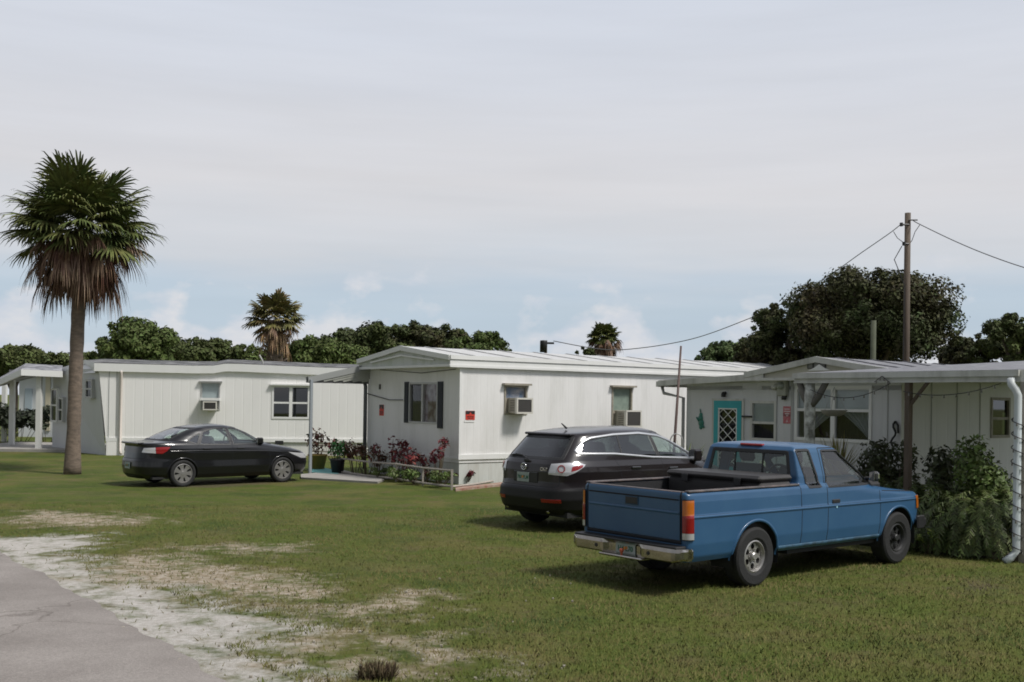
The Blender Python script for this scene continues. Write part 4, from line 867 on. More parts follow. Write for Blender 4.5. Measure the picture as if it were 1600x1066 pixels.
for px in (1246, 1288):
    u2 = g5(px, 600)[0]; mb = MB(); mb.tube([(fx+.05, u, 2.0), (fx+.05, (u+u2)/2, 2.17), (fx+.05, u2, ZB+.02)], [.05, .055, .05], 8); mb.build('brace', M_br, po, True)
B('floor_slab', (fx+.05, S0-.2, 0), (-.0, SL+.3, .09), mat('porch_concrete', (.22, .17, .13), .9, var=.6), po)
# downspout and corner post with wire
mb = MB(); zz = ZB; ds = Mi5 @ gp(1581, 871); y_ = S0-.02; x_ = fx-.09
mb.tube([(x_+.03, y_+.11, ZB+.04), (x_+.01, y_+.10, ZB-.03), (x_, y_+.03, ZB-.11), (x_, y_, ZB-.18), (x_, y_, .16), (x_-.05, y_+.05, .07), (x_-.12, y_+.09, .02)], .052, 8)
mb.build('downspout', mat('pale_blue_white_metal', (.60, .66, .68), .45, streaks=(4, .6, (.4, .36, .3))), po, True)
B('corner_post', (fx+.0, S0-.10, 0), (fx+.10, S0, ZB), M_woodl, po)
# string lights
def string_lights():
    r = empty('string_lights', (0, 0, 0)); r.matrix_basis = po.matrix_basis.copy(); tag(r, 'dark wire string lights looped under the porch beam and wound round the downspout', 'string lights')
    mb = MB(); bl = MB()
    def strand(pts, sag, n=16):
        for (pa, pb) in zip(pts[:-1], pts[1:]):
            P = [Vector(pa).lerp(Vector(pb), k/n)+Vector((0, 0, -sag*4*(k/n)*(1-k/n))) for k in range(n+1)]; mb.tube(P, .006, 5)
            for k in range(1, n, 2): bl.tube([P[k], P[k]-Vector((0, 0, .045))], [.008, .014], 6)
    x = fx-.06
    def pt(px, py): u, z = g5(px, py); return (x, u, z)
    strand([pt(1270, 609), pt(1395, 599)], .17); strand([pt(1415, 612), pt(1568, 599)], .10); strand([pt(1370, 597), pt(1382, 588), pt(1394, 598)], .0, 4)
    P = [(x_+.075*math.cos(k*.5), y_+.075*math.sin(k*.5), 1.95-k*.0145) for k in range(128)]; mb.tube(P, .007, 5)
    for k in range(3, 128, 4): bl.tube([P[k], (P[k][0]*1+.0, P[k][1], P[k][2]-.04)], [.008, .013], 6)
    mb.build('wire', M_black, r); bl.build('bulbs', mat('bulb_glass', (.16, .15, .13), .2), r)
string_lights()
# hanging bowl planter
def bowl():
    c = at(1303, 645, 17.2); r = empty('hanging_planter', (c.x, c.y, c.z)); tag(r, 'shallow pale bowl planter hanging under the porch before the big window', 'planter')
    mb = MB(); mb.lathe([(.001, -.06), (.10, -.055), (.17, -.02), (.205, .03), (.215, .045), (.20, .045), (.15, .0), (.001, -.02)], 28, 'z'); mb.build('bowl', mat('pale_stone', (.40, .38, .33), .8, var=.5), r, True)
    mb = MB()
    for k in range(3): a = k*2.09; mb.tube([(.2*math.cos(a), .2*math.sin(a), .04), (0, 0, .42)], .004, 5)
    mb.build('chain', F_alu, r)
bowl()

# ---- poles and wires
def pole(label, px, ptop, Y, r0, r1, name='utility_pole', m=None, parts=True):
    t = at(px, ptop, Y); r = empty(name, (t.x, Y, 0)); tag(r, label, 'pole'); mb = MB(); mb.tube([(0, 0, 0), (0, 0, t.z*.5), (0, 0, t.z)], [r0, (r0+r1)/2, r1], 14); mb.build('shaft', m or M_wood, r, True); return r, t
up, ut = pole('tall brown wooden utility pole behind the right home', 1418.5, 333, 31, .11, .085)
mb = MB()
for px, py in ((1406, 352), (1410, 382)): p = at(px, py, 31); mb.tube([(0, -.1, p.z-.0), (p.x-ut.x, -.12, p.z)], .03, 6); mb.lathe([(.001, .06), (.05, .05), (.05, -.05), (.001, -.06)], 10, 'z', (p.x-ut.x, -.12, p.z))
p = at(1427, 345, 31); mb.tube([(0, -.1, p.z), (p.x-ut.x+.08, -.12, p.z)], .02, 6); mb.build('insulator', M_black, up)
mb = MB(); dz = at(1400, 420, 31).z; mb.tube([(-.2, -.1, ut.z-1.0), (-.42, -.1, ut.z-1.4), (-.25, -.1, ut.z-1.8), (-.1, -.1, ut.z-2.2), (-.12, -.1, 3)], .014, 5)
for pts in ([(1396, 362), (1402, 372), (1410, 378), (1416, 380)], [(1437, 352), (1430, 362), (1425, 376), (1419, 384)]): mb.tube([tuple(at(a, b_, 31)-Vector((ut.x, 31, 0))) for a, b_ in pts], .011, 5)
mb.build('drop_cable', M_black, up)
pole('short greenish post in front of the large rusty tree', 1365, 501, 29.5, .075, .075, 'wooden_post', mat('greenish_wood', (.085, .095, .06), .85, var=.6))
sp_, st = pole('small distant pole with a transformer can above the middle home roof', 853, 532, 70, .1, .1)
mb = MB(); mb.lathe([(.001, .5), (.22, .48), (.24, .4), (.24, -.3), (.001, -.32)], 14, 'z', (-.16, -.2, st.z-.5)); mb.build('transformer', M_black, sp_, True)
mb = MB(); mb.box((-.1, -.08, st.z-.25), (.55, .02, st.z-.12)); mb.build('crossarm', M_black, sp_)
def wire(label, pts, r=.016, group='overhead power cables'):
    P = [at(*p) for p in pts]; Q = []
    for i in range(len(P)-1):
        p0 = P[max(i-1, 0)]; p1, p2 = P[i], P[i+1]; p3 = P[min(i+2, len(P)-1)]
        for k in range(8):
            t = k/8; Q.append(.5*((2*p1)+(p2-p0)*t+(2*p0-5*p1+4*p2-p3)*t*t+(3*p1-p0-3*p2+p3)*t**3))
    Q.append(P[-1]); rr = [r*max(1, q.y/31) for q in Q]; o = MB().tube(Q, rr, 5).build('power_cable', mat('cable_grey', (.16, .16, .165), .7), None, True); tag(o, label, 'cable', group); return o
wire('overhead cable sagging left from the utility pole down to the small distant pole', [(1406, 352, 31), (1388, 366, 32), (1346, 395, 34), (1296, 430, 37.5), (1230, 470, 42), (1160, 502, 47), (1080, 530, 54), (1000, 544, 60), (940, 546, 64), (865, 533, 70)], .013)
wire('overhead cable running right from the utility pole out of the photo', [(1427, 345, 31), (1440, 352, 30.5), (1490, 376, 29), (1540, 397, 28), (1600, 418, 27), (1680, 440, 26), (2000, 470, 24), (2500, 440, 22)], .014)
# leaning mast and plant hoop
p, q = at(1049, 683, 21.5), at(1064, 541, 22.5); mb = MB(); p.z = 0; mb.tube([p-Vector((0, 0, 0)), p.lerp(q, .5), q], [.03, .03, .022], 7)
o = mb.build('metal_mast', mat('rusty_brown_metal', (.11, .07, .06), .7, var=.6), None, True); tag(o, 'thin rusty mast leaning in the gap between the middle and right homes', 'mast')
c_ = at(1057, 690, 21.8); mb = MB(); pts = [(c_.x-.13, 21.8, 0), (c_.x-.13, 21.8, 1.25)]+[(c_.x-.13*math.cos(t), 21.8, 1.25+.16*math.sin(t)) for t in np.linspace(.3, math.pi-.3, 8)]+[(c_.x+.13, 21.8, 1.25), (c_.x+.13, 21.8, 0)]
o = mb.tube(pts, .014, 6).build('wire_hoop', F_alu, None, True); tag(o, 'thin pale arched wire hoop beside the wing wall of the right home', 'hoop')

# ================================================================== PLANTS
def shrub(label, loc, h, w, m, n, size, cat='plant', name='leafy_shrub', group=None, stems=7, sub=None, nb=7, droop=.3):
    r = empty(name, loc); tag(r, label, cat, group); s_ = MB(); bl = []
    for i in range(stems):
        a = random.random()*6.28; q = random.random()**.5*w*.5; hh = h*random.uniform(.62, 1.0)-.08*h
        s_.tube([(q*.3*math.cos(a), q*.3*math.sin(a), 0), (q*.8*math.cos(a), q*.8*math.sin(a), hh*.6), (q*math.cos(a), q*math.sin(a), hh)], [.012, .009, .006], 5)
        for k in range(max(1, nb//3)): bl.append((q*math.cos(a)+random.uniform(-.05, .05), q*math.sin(a)+random.uniform(-.05, .05), hh*random.uniform(.72, 1.02), w*.17, w*.17, h*.11))
    V, Fc = blob_leaves(bl, n, size, droop); MB().add(V, Fc).build('leaves', m, r); s_.build('stems', sub or mat('plant_stem', (.14, .11, .07), .8), r, True); return r
RL = mat('dark_red_leaf', (.17, .024, .030), .6, var=1, vscale=9, col2=(.10, .022, .018), island=.45, spec=.3)
RL2 = mat('maroon_green_leaf', (.12, .03, .022), .6, var=1, vscale=9, col2=(.045, .055, .02), island=.4, spec=.3)
GL = mat('garden_green_leaf', (.11, .165, .035), .6, var=1, vscale=4, col2=(.07, .10, .025), island=.4)
def bedp(px, d): 
    """a point in the flower bed: px column, metres in front of the end wall"""
    u, z = E_(px, 700, -d); c, s = math.cos(A), math.sin(A); return (CO[0]-d*c-u*s, CO[1]-d*s+u*c, 0)
for px, d, h, w, m, lb, n in ((535, .9, 1.15, .75, RL, 'dark red shrub at the far left end of the flower bed beside the green pot', 200), (555, .8, .95, .7, RL2, 'maroon shrub second from the left end of the flower bed', 300), (573, .7, 1.0, .75, RL2, 'maroon shrub in front of the grey downspout', 320), (590, .8, .85, .6, RL2, 'low maroon shrub just left of the shaded end wall', 220),
                      (611, .6, 1.12, .95, RL, 'wide dark red shrub below the small red sign', 300), (632, .6, .85, .6, RL, 'slim red shrub left of the shuttered window', 110), (643, .6, .90, .7, RL, 'dense red shrub directly below the shuttered window', 300), (685, .5, 1.22, .6, RL, 'tallest red shrub in the bed near the home corner', 240), (668, .6, .6, .4, RL2, 'sparse small shrub between the red ones below the window', 60)):
    shrub(lb, bedp(px, d), h, w, m, int(n*.62), .10, 'shrub', 'red_shrub', 'red leaved shrubs in the flower bed')
for px, py, h, lb, n in ((727, 752, .42, 'tiny red plant at the bed corner on the sunlit long wall', 70), (741, 749, .55, 'small bright red plant against the sunlit long wall skirting', 120)):
    g = gp(px, py+4); shrub(lb, (g.x, g.y, 0), h, .42, RL, n, .10, 'shrub', 'red_shrub', 'red leaved shrubs in the flower bed')
for px, d, lb in ((630, .9, 'low green plant at the rail below the dense red shrub'), (655, .9, 'low green plant right of the bed middle'), (690, .8, 'low green plant below the tallest red shrub'), (600, .9, 'low green plant at the rail below the wide red shrub')):
    shrub(lb, bedp(px, d), .38, .75, GL, 260, .09, 'plant', 'low_plant', 'low green bed plants', 8)
# rail fence round the bed
def rail_fence():
    pts = [Vector(gp(x, y)) for x, y in ((531, 742), (619, 753), (706, 766), (770, 757))]
    r = empty('bed_rail', pts[0]); tag(r, 'low pale two rail fence bent round the flower bed at the home corner', 'fence'); o = pts[0]
    pts = [p-o for p in pts]
    for a, b_ in zip(pts[:-1], pts[1:]):
        for z, rr in ((.08, .03), (.44, .025)):
            if z > .2 and b_ == pts[-1]: continue
            MB().tube([a+Vector((0, 0, z)), (a+b_)/2+Vector((0, 0, z-.015)), b_+Vector((0, 0, z))], rr, 6).build('rail', M_woodl, r)
    for i, p in enumerate(pts[:-1]): MB().box((p.x-.025, p.y-.025, 0), (p.x+.025, p.y+.025, .47)).build('post', M_woodl, r)
    for t in (.5,): p = pts[1].lerp(pts[2], t); MB().box((p.x-.02, p.y-.02, 0), (p.x+.02, p.y+.02, .44)).build('post', M_woodl, r)
rail_fence()
def edge(pxs, w, h, name, label, m, cat=None, kind=None):
    P = [gp(*p) for p in pxs]; mb = MB(); mb.prism([(p.x, p.y, 0) for p in P], (0, 0, h)); o = mb.build(name, m, None, fix=True); tag(o, label, cat, None, kind); return o
edge([(470, 744), (534, 737), (600, 752), (590, 756), (470, 749)], 0, .05, 'patio_slab', 'thin concrete patio slab between the black sedan nose and the flower bed', M_conc, None, 'structure')
edge([(484, 735), (500, 733), (532, 740), (528, 744), (486, 741)], 0, .062, 'doormat', 'turquoise mat lying on the patio slab beside the awning post', mat('turquoise_mat', (.12, .34, .33), .9, var=.5), 'mat')
edge([(712, 765), (798, 755), (800, 758), (712, 768)], 0, .05, 'bed_edging', 'thin row of reddish edging bricks along the sunlit wall bed', mat('edging_brick', (.28, .13, .09), .9, var=1, vscale=8, col2=(.4, .33, .27)), 'edging')
def pot(label, px, py, h, r0, m, hl=None, lm=None):
    g = gp(px, py); r = empty('plant_pot', (g.x, g.y, .05)); tag(r, label, 'pot'); MB().lathe([(.001, .0), (r0*.72, 0), (r0, h*.9), (r0*1.08, h*.9), (r0*1.08, h), (r0*.9, h), (r0*.88, h*.85), (.001, h*.85)], 20, 'z').build('pot', m, r, True)
    if hl: V, Fc = blob_leaves([(0, 0, h+hl*.5, r0*1.3, r0*1.3, hl*.5)], 160, .1, .2); MB().add(V, Fc).build('leaves', lm, r); MB().tube([(0, 0, h*.8), (.02, 0, h+hl*.6)], .012, 5).build('stems', mat('plant_stem', (.14, .11, .07), .8), r)
pot('yellow ochre flowerpot with a sprig beside the awning post', 496, 736, .42, .26, mat('ochre_pot', (.32, .22, .05), .7, var=.4), .75, RL2)
pot('black pot with bright green leaves at the left end of the bed rail', 527, 742, .38, .2, M_black, .55, mat('vivid_green_leaf', (.04, .16, .04), .5, island=.3))
o = B('garden_cushion', (0, 0, 0), (.3, .3, .5), mat('garden_dark_green', (.02, .09, .04), .7)); o.location = gp(519, 724)+Vector((0, 0, .25)); bpy.data.objects.remove(o)
# low wall / bench rails seen behind the pots
g = [gp(484, 722), gp(578, 726)]; r = empty('pale_bench', g[0]); tag(r, 'low pale bench rail behind the pots under the awning', 'bench'); d = g[1]-g[0]
for z in (.35, .55): MB().tube([(0, 0, z), (d.x, d.y, z)], .03, 6).build('slat', M_woodl, r)
for t in (.02, .5, .98): MB().tube([(d.x*t, d.y*t, 0), (d.x*t, d.y*t, .56)], .03, 6).build('leg', M_woodl, r)

# ferns
def fern(label, loc, h, nfr, length, m, group=None, tilt=0.):
    r = empty('fern', loc); tag(r, label, 'fern', group); V, Fc = [], []
    for i in range(int(nfr*.8)):
        az = random.random()*6.283; el = random.uniform(.2, 1.35); L = length*random.uniform(.65, 1.1); o = Vector((random.uniform(-.18, .18), random.uniform(-.18, .18), h*random.uniform(0, .8)))
        d = Vector((math.cos(az)*math.cos(el), math.sin(az)*math.cos(el), math.sin(el))); p = o.copy(); n = 22; sd = d.cross(Vector((0, 0, 1))).normalized()
        for k in range(n):
            st = L/n; d = (d+Vector((0, 0, random.uniform(-.19, -.12)))).normalized(); q = p+d*st; w = .062*math.sin(math.pi*(k+1.2)/(n+1.6))**.7
            if q.z < .03: break
            for s_ in (1, -1):
                k0 = len(V); tipp = (p+q)*.5+sd*s_*w*random.uniform(.7, 1.25)+d*st*random.uniform(.2, .9)+Vector((0, 0, random.uniform(-.05, .01))); V.extend([p-d*st*.05, p+d*st*.6, tipp+d*.009, tipp-d*.005]); Fc.append((k0, k0+1, k0+2, k0+3) if s_ > 0 else (k0, k0+3, k0+2, k0+1))
            p = q
    MB().add([tuple(v) for v in V], Fc).build('fronds', m, r); return r
FM = mat('fern_green', (.10, .145, .032), .6, var=1, vscale=2.2, col2=(.12, .14, .04), island=.5)
FD = mat('dark_fern_green', (.058, .09, .022), .6, var=1, vscale=2, col2=(.075, .10, .028), island=.5)
def pg(u, x): return tuple(po.matrix_basis @ Vector((x, u, 0)))
U = lambda px, dx=0.: onplane(px, 700, CO3, A3, 'x', fx+dx)[0]
for px, dx, h, n, L, m, lb in ((1556, .45, 1.0, 240, .85, FD, 'bushy dark fern against the downspout at the right'), (1528, .25, .95, 260, .9, FM, 'big arching fern left of the downspout'), (1500, .1, .9, 230, .9, FD, 'drooping fern in the middle of the porch bed'), (1472, .2, .9, 200, .85, FM, 'fern just right of the blue truck nose'), (1450, .45, .9, 150, .8, FD, 'fern behind the blue truck headlight corner'), (1425, .7, 1.0, 130, .75, FD, 'dark fern at the foot of the brown porch post'), (1395, 1.0, 1.0, 120, .7, FD, 'dark fern behind the blue truck hood'), (1365, 1.3, 1.0, 110, .7, FM, 'fern behind the blue truck windscreen')):
    fern(lb, pg(U(px, dx), fx+dx), h, n, L, m, 'ferns along the porch')
def hedge(label, px, dx, h, w, m, n, size=.09):
    r = empty('garden_bush', pg(U(px, dx), fx+dx)); tag(r, label, 'bush'); bl = [(random.uniform(-.35, .35)*w, random.uniform(-.3, .3)*w, h*random.uniform(.35, .85), w*.26, w*.26, h*.2) for _ in range(9)]
    V, Fc = blob_leaves(bl, n, size); MB().add(V, Fc).build('leaves', m, r); t = MB(); [t.tube([(0, 0, 0), (b[0]*.5, b[1]*.5, b[2]*.6), (b[0], b[1], b[2])], [.02, .014, .006], 5) for b in bl]; t.build('stems', M_bark, r)
hedge('round green bush rising behind the ferns beside the downspout', 1545, .7, 1.6, 1.05, GL, 4600, .07)
hedge('loose dark bush behind the brown porch post', 1462, 1.3, 1.4, 1.1, mat('dark_bush_leaf', (.035, .05, .018), .6, var=1, vscale=5, col2=(.07, .08, .03), island=.4), 2000)
hedge('dark bush behind the blue truck cab near the big window', 1395, 1.9, 1.5, 1.1, mat('dark_bush_leaf', (.035, .05, .018)), 1800)
hedge('small pale grey green bush at the foot of the ferns', 1497, -.12, .42, .42, LG4, 420, .05)
g = gp(1452, 868); 
shrub('bright lime plant low beside the front wheel of the blue truck', (g.x+.03, g.y+.15, 0), .42, .3, mat('lime_leaf', (.16, .22, .03), .6, var=.6, island=.3), 120, .09, 'plant', 'low_plant')
def spiky(label, loc, z0, n, L, m, w=.022, name='spiky_plant'):
    r = empty(name, loc); tag(r, label, 'plant'); V, Fc = [], []
    for i in range(n):
        az = random.random()*6.283; el = random.uniform(.75, 1.5); l = L*random.uniform(.6, 1.05); d = Vector((math.cos(az)*math.cos(el), math.sin(az)*math.cos(el), math.sin(el))); sd = d.cross(Vector((0, 0, 1))).normalized()
        p = Vector((random.uniform(-.06, .06)*(1 if z0 else 2), random.uniform(-.06, .06)*(1 if z0 else 2), z0)); k0 = len(V); ks = 5
        for k in range(ks+1):
            ww = w*(1-(k/ks)**1.6)+.002; V.extend([p-sd*ww, p+sd*ww]); d = (d+Vector((0, 0, -.07))).normalized(); p = p+d*l/ks
        Fc.extend([(k0+2*k, k0+2*k+1, k0+2*k+3, k0+2*k+2) for k in range(ks)])
    MB().add([tuple(v) for v in V], Fc).build('leaves', m, r)
    if z0 > .2: MB().lathe([(.001, 0), (.16, 0), (.2, z0), (.17, z0), (.001, z0-.05)], 16, 'z').build('pot', mat('clay_pot', (.25, .12, .07), .8), r, True)
    return r
g = at(1310, 700, 17.6); spiky('yellow green spiky potted plant in front of the big window', (g.x, g.y, 0), .75, 90, .85, mat('yellow_green_blade', (.17, .19, .05), .6, var=1, vscale=4, col2=(.26, .21, .07), island=.3))
g = at(1357, 720, 17.9); spiky('short dark spiky plant right of the big window sill', (g.x, g.y, 0), .5, 50, .7, mat('dull_blade', (.08, .08, .04), .6, var=.6, island=.3))
g = at(1072, 700, 22.3); spiky('spiky green plant at the wing corner left of the sea green ornament', (g.x, g.y, 0), .5, 26, .95, mat('stripy_blade', (.12, .15, .04), .6, var=.6, island=.3), .035)
g = at(1086, 705, 22.0); spiky('sparse thin plant beside the spiky one at the wing wall', (g.x, g.y, 0), .4, 16, .8, mat('dull_blade', (.08, .08, .04)), .02)
# tuft at the lower edge and plants under the far porch
g = gp(590, 1058); r = spiky('dead brown tuft of grass in the lawn at the bottom of the photo', (g.x, g.y, -.01), 0, 420, .12, mat('dead_tuft', (.11, .075, .04), .9, var=1, vscale=20, col2=(.06, .055, .02), island=.3), .007, 'grass_tuft')
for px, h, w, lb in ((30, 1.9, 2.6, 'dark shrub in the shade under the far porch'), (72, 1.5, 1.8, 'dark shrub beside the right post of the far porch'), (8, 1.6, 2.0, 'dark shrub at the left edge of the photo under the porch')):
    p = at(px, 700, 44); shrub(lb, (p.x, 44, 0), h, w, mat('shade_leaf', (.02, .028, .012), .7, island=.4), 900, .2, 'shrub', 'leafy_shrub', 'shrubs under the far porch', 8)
# small debris on the lawn
mb = MB(); P_ = []
for k in range(70):
    px, py = random.uniform(20, 900), random.uniform(900, 1064); g = gp(px, py); s = random.uniform(.006, .014)
    P_.append(g); mb.box((g.x-s, g.y-s*.7, 0), (g.x+s, g.y+s*.7, s*.9+.01), bev=s*.3)
tag(mb.build('pebbles', mat('shell_pebble', (.36, .33, .27), .8, var=.6, vscale=2)), 'pale shell bits and pebbles scattered near the road edge', 'pebbles', None, 'stuff')

# ================================================================== VEHICLES
class Loft:
    """car body as stacked plan outlines: rear/front profile and half width as functions of height"""
    def __init__(s, rear, front, wid, nr=5., nf=5., sm=.012, N=600, step=.016):
        z0, z1 = rear[0][0], rear[-1][0]; zt = np.linspace(z0, z1, 900)
        f = lambda L: np.interp(zt, [p[0] for p in L], [p[1] for p in L])
        def smooth(a):
            k = max(1, int(sm/(zt[1]-zt[0]))); w = np.hanning(2*k+3)[1:-1]; w /= w.sum(); m = len(w)//2
            return np.convolve(np.r_[2*a[0]-a[m:0:-1], a, 2*a[-1]-a[-2:-m-2:-1]], w, 'valid')
        s.zt, s.r, s.f, s.w, s.nr, s.nf = zt, smooth(f(rear)), smooth(f(front)), smooth(f(wid)), nr, nf
        d = np.maximum(np.maximum(np.abs(np.diff(s.r)), np.abs(np.diff(s.f))), np.maximum(np.diff(zt), np.abs(np.diff(s.w))*1.5)); c = np.r_[0, np.cumsum(d)]
        s.z = np.interp(np.linspace(0, c[-1], int(c[-1]/step)), c, zt); s.N = N; s.L = len(s.z)
        V = np.empty((s.L, N, 3)); th = np.linspace(0, math.pi, 6001)
        for i, z in enumerate(s.z):
            r, f_, w = s.rfw(z); a, xc = (f_-r)/2, (f_+r)/2; cs, sn = np.cos(th), np.sin(th)
            n = np.where(cs < 0, nr, nf); x = xc+a*np.sign(cs)*np.abs(cs)**(2/n); y = w*np.abs(sn)**(2/n)
            q = np.r_[0, np.cumsum(np.hypot(np.diff(x), np.diff(y)))]; k = np.linspace(0, q[-1], N//2+1); X = np.interp(k, q, x); Y = np.interp(k, q, y)
            V[i, :N//2+1, 0] = X; V[i, :N//2+1, 1] = Y; V[i, N//2:, 0] = X[::-1][:N//2]; V[i, N//2:, 1] = -Y[::-1][:N//2]; V[i, :, 2] = z
        s.V = V; du = np.roll(V, -1, 1)-np.roll(V, 1, 1); dv = np.gradient(V, axis=0); n = np.cross(du, dv); l = np.linalg.norm(n, axis=2, keepdims=True); n = n/np.maximum(l, 1e-9)
        s.Nn = n
        i, j = np.meshgrid(np.arange(s.L-1), np.arange(N), indexing='ij'); j2 = (j+1) % N
        s.F = np.stack([i*N+j, i*N+j2, (i+1)*N+j2, (i+1)*N+j], -1).reshape(-1, 4); P = V.reshape(-1, 3); s.C = P[s.F].mean(1); s.FN = n.reshape(-1, 3)[s.F].mean(1)
    def rfw(s, z): return np.interp(z, s.zt, s.r), np.interp(z, s.zt, s.f), np.interp(z, s.zt, s.w)
    def side(s, x, z, sg):
        r, f, w = s.rfw(z); a, xc = (f-r)/2, (f+r)/2; u = min(.9999, abs(x-xc)/a); n = s.nr if x < xc else s.nf; return (x, sg*w*(1-u**n)**(1/n), z)
    def end(s, y, z, fr=False):
        r, f, w = s.rfw(z); a, xc = (f-r)/2, (f+r)/2; u = min(.9999, abs(y)/w); n = s.nf if fr else s.nr; q = a*(1-u**n)**(1/n); return (xc+q if fr else xc-q, y, z)
    def wrap(s, q, z, sg, fr=False):
        """q metres round the outline from the middle of the tail (or nose) towards side sg"""
        r, f, w = s.rfw(z); a, xc = (f-r)/2, (f+r)/2; n = s.nf if fr else s.nr; th = np.linspace(0, math.pi/2, 1500)
        x = np.cos(th)**(2/n)*a; y = w*np.sin(th)**(2/n); c = np.r_[0, np.cumsum(np.hypot(np.diff(x), np.diff(y)))]
        X, Y = np.interp(q, c, x), np.interp(q, c, y); return (xc+X if fr else xc-X, sg*Y, z)
    def P(s, m, a, z):
        return s.side(a, z, 1) if m == 'L' else s.side(a, z, -1) if m == 'R' else s.end(a, z) if m == 'B' else s.end(a, z, True) if m == 'F' else s.wrap(a, z, 1 if m[1] == 'L' else -1, m[0] == 'f')
    def nrm(s, m, a, z):
        e = .004; p = np.array(s.P(m, a, z)); u = np.array(s.P(m, a+e, z))-p; v = np.array(s.P(m, a, z+e))-p; n = np.cross(u, v); n /= max(np.linalg.norm(n), 1e-9)
        c = np.array([.5*sum(s.rfw(z)[:2]), 0, .7]); 
        return n if n@(p-c) > 0 else -n
    def pt(s, m, a, z, off=0.): return tuple(np.array(s.P(m, a, z))+s.nrm(m, a, z)*off)
    def region(s, m, poly):
        C, n = s.C, s.FN
        if m in 'LR': sg = 1 if m == 'L' else -1; return (C[:, 1]*sg > .2) & (np.abs(n[:, 1]) > .25) & inpoly(C[:, [0, 2]], poly)
        sg = -1 if m == 'B' else 1; xc = .5*(s.rfw(.8)[0]+s.rfw(.8)[1]); return ((C[:, 0]-xc)*sg > 0) & (np.abs(n[:, 0]) > .2) & inpoly(C[:, [1, 2]], poly)
    def build(s, name, mask, m, parent, cap=False, shrink=0.):
        idx = s.F[mask]; u, inv = np.unique(idx.ravel(), return_inverse=True); P = s.V.reshape(-1, 3)[u]-s.Nn.reshape(-1, 3)[u]*shrink; f = inv.reshape(-1, 4).tolist(); nn = s.Nn.reshape(-1, 3)[u]
        if cap:
            k = len(P); top = s.V[-1]; c = top.mean(0)+np.array([0, 0, .002]); P = np.r_[P, top, [c]]; nn = np.r_[nn, np.tile([0, 0, 1.], (s.N+1, 1))]; f += [(k+j, k+(j+1) % s.N, k+s.N) for j in range(s.N)]
        mb = MB(); mb.add(P, f); mb.nor = nn; return mb.build(name, m, parent, True)
    def patch(s, name, m, bot, top, mat_, parent, off=.003, n=40, k=14, m2=None, thick=0.):
        """bot/top: polylines (a,z) resampled to n columns"""
        def res(L):
            L = np.array(L, float); c = np.r_[0, np.cumsum(np.hypot(*np.diff(L, axis=0).T))]; t = np.linspace(0, c[-1], n); return np.c_[np.interp(t, c, L[:, 0]), np.interp(t, c, L[:, 1])]
        b, t = res(bot), res(top); V, NN = [], []
        for i in range(n):
            for j in range(k):
                a, z = b[i]+(t[i]-b[i])*j/(k-1); V.append(s.pt(m, a, z, off)); NN.append(s.nrm(m, a, z))
        f = [(i*k+j, (i+1)*k+j, (i+1)*k+j+1, i*k+j+1) for i in range(n-1) for j in range(k-1)]
        p = np.array(V); q = f[len(f)//2]; nn = np.cross(p[q[1]]-p[q[0]], p[q[3]]-p[q[0]])
        if nn@NN[q[0]] < 0: f = [x[::-1] for x in f]
        mb = MB(); mb.add(V, f); mb.nor = NN; return mb.build(name, mat_, parent, True)
    def strip(s, name, m, pts, w, h, mat_, parent, closed=False, mb=None, off=0.):
        """raised band w wide, h proud, along surface polyline (a,z)"""
        L = np.array(pts, float)
        if closed: L = np.r_[L, L[:1]]
        c = np.r_[0, np.cumsum(np.hypot(*np.diff(L, axis=0).T))]; n = max(3, int(c[-1]/.03)); t = np.linspace(0, c[-1], n+1)
        Q = np.c_[np.interp(t, c, L[:, 0]), np.interp(t, c, L[:, 1])]
        if closed: T = np.roll(Q[:-1], -1, 0)-np.roll(Q[:-1], 1, 0); T = np.r_[T, T[:1]]
        else: T = np.gradient(Q, axis=0)
        T /= np.maximum(np.hypot(T[:, 0], T[:, 1]), 1e-9)[:, None]; V = []
        for q, tt in zip(Q, T):
            o = np.array([-tt[1], tt[0]])
            for d, hh in ((-.5, -.002), (-.38, h), (.38, h), (.5, -.002)): V.append(s.pt(m, *(q+o*w*d), hh+off))
        f = [(4*i+j, 4*i+j+1, 4*i+j+5, 4*i+j+4) for i in range(n) for j in range(3)]; M_ = mb or MB(); M_.add(V, f)
        return None if mb else M_.build(name, mat_, parent, True, fix=True)
def circ(cx, cz, r, a0=0, a1=360, n=48): return [(cx+r*math.cos(R(a0+(a1-a0)*i/n)), cz+r*math.sin(R(a0+(a1-a0)*i/n))) for i in range(n+(0 if a1-a0 == 360 else 1))]
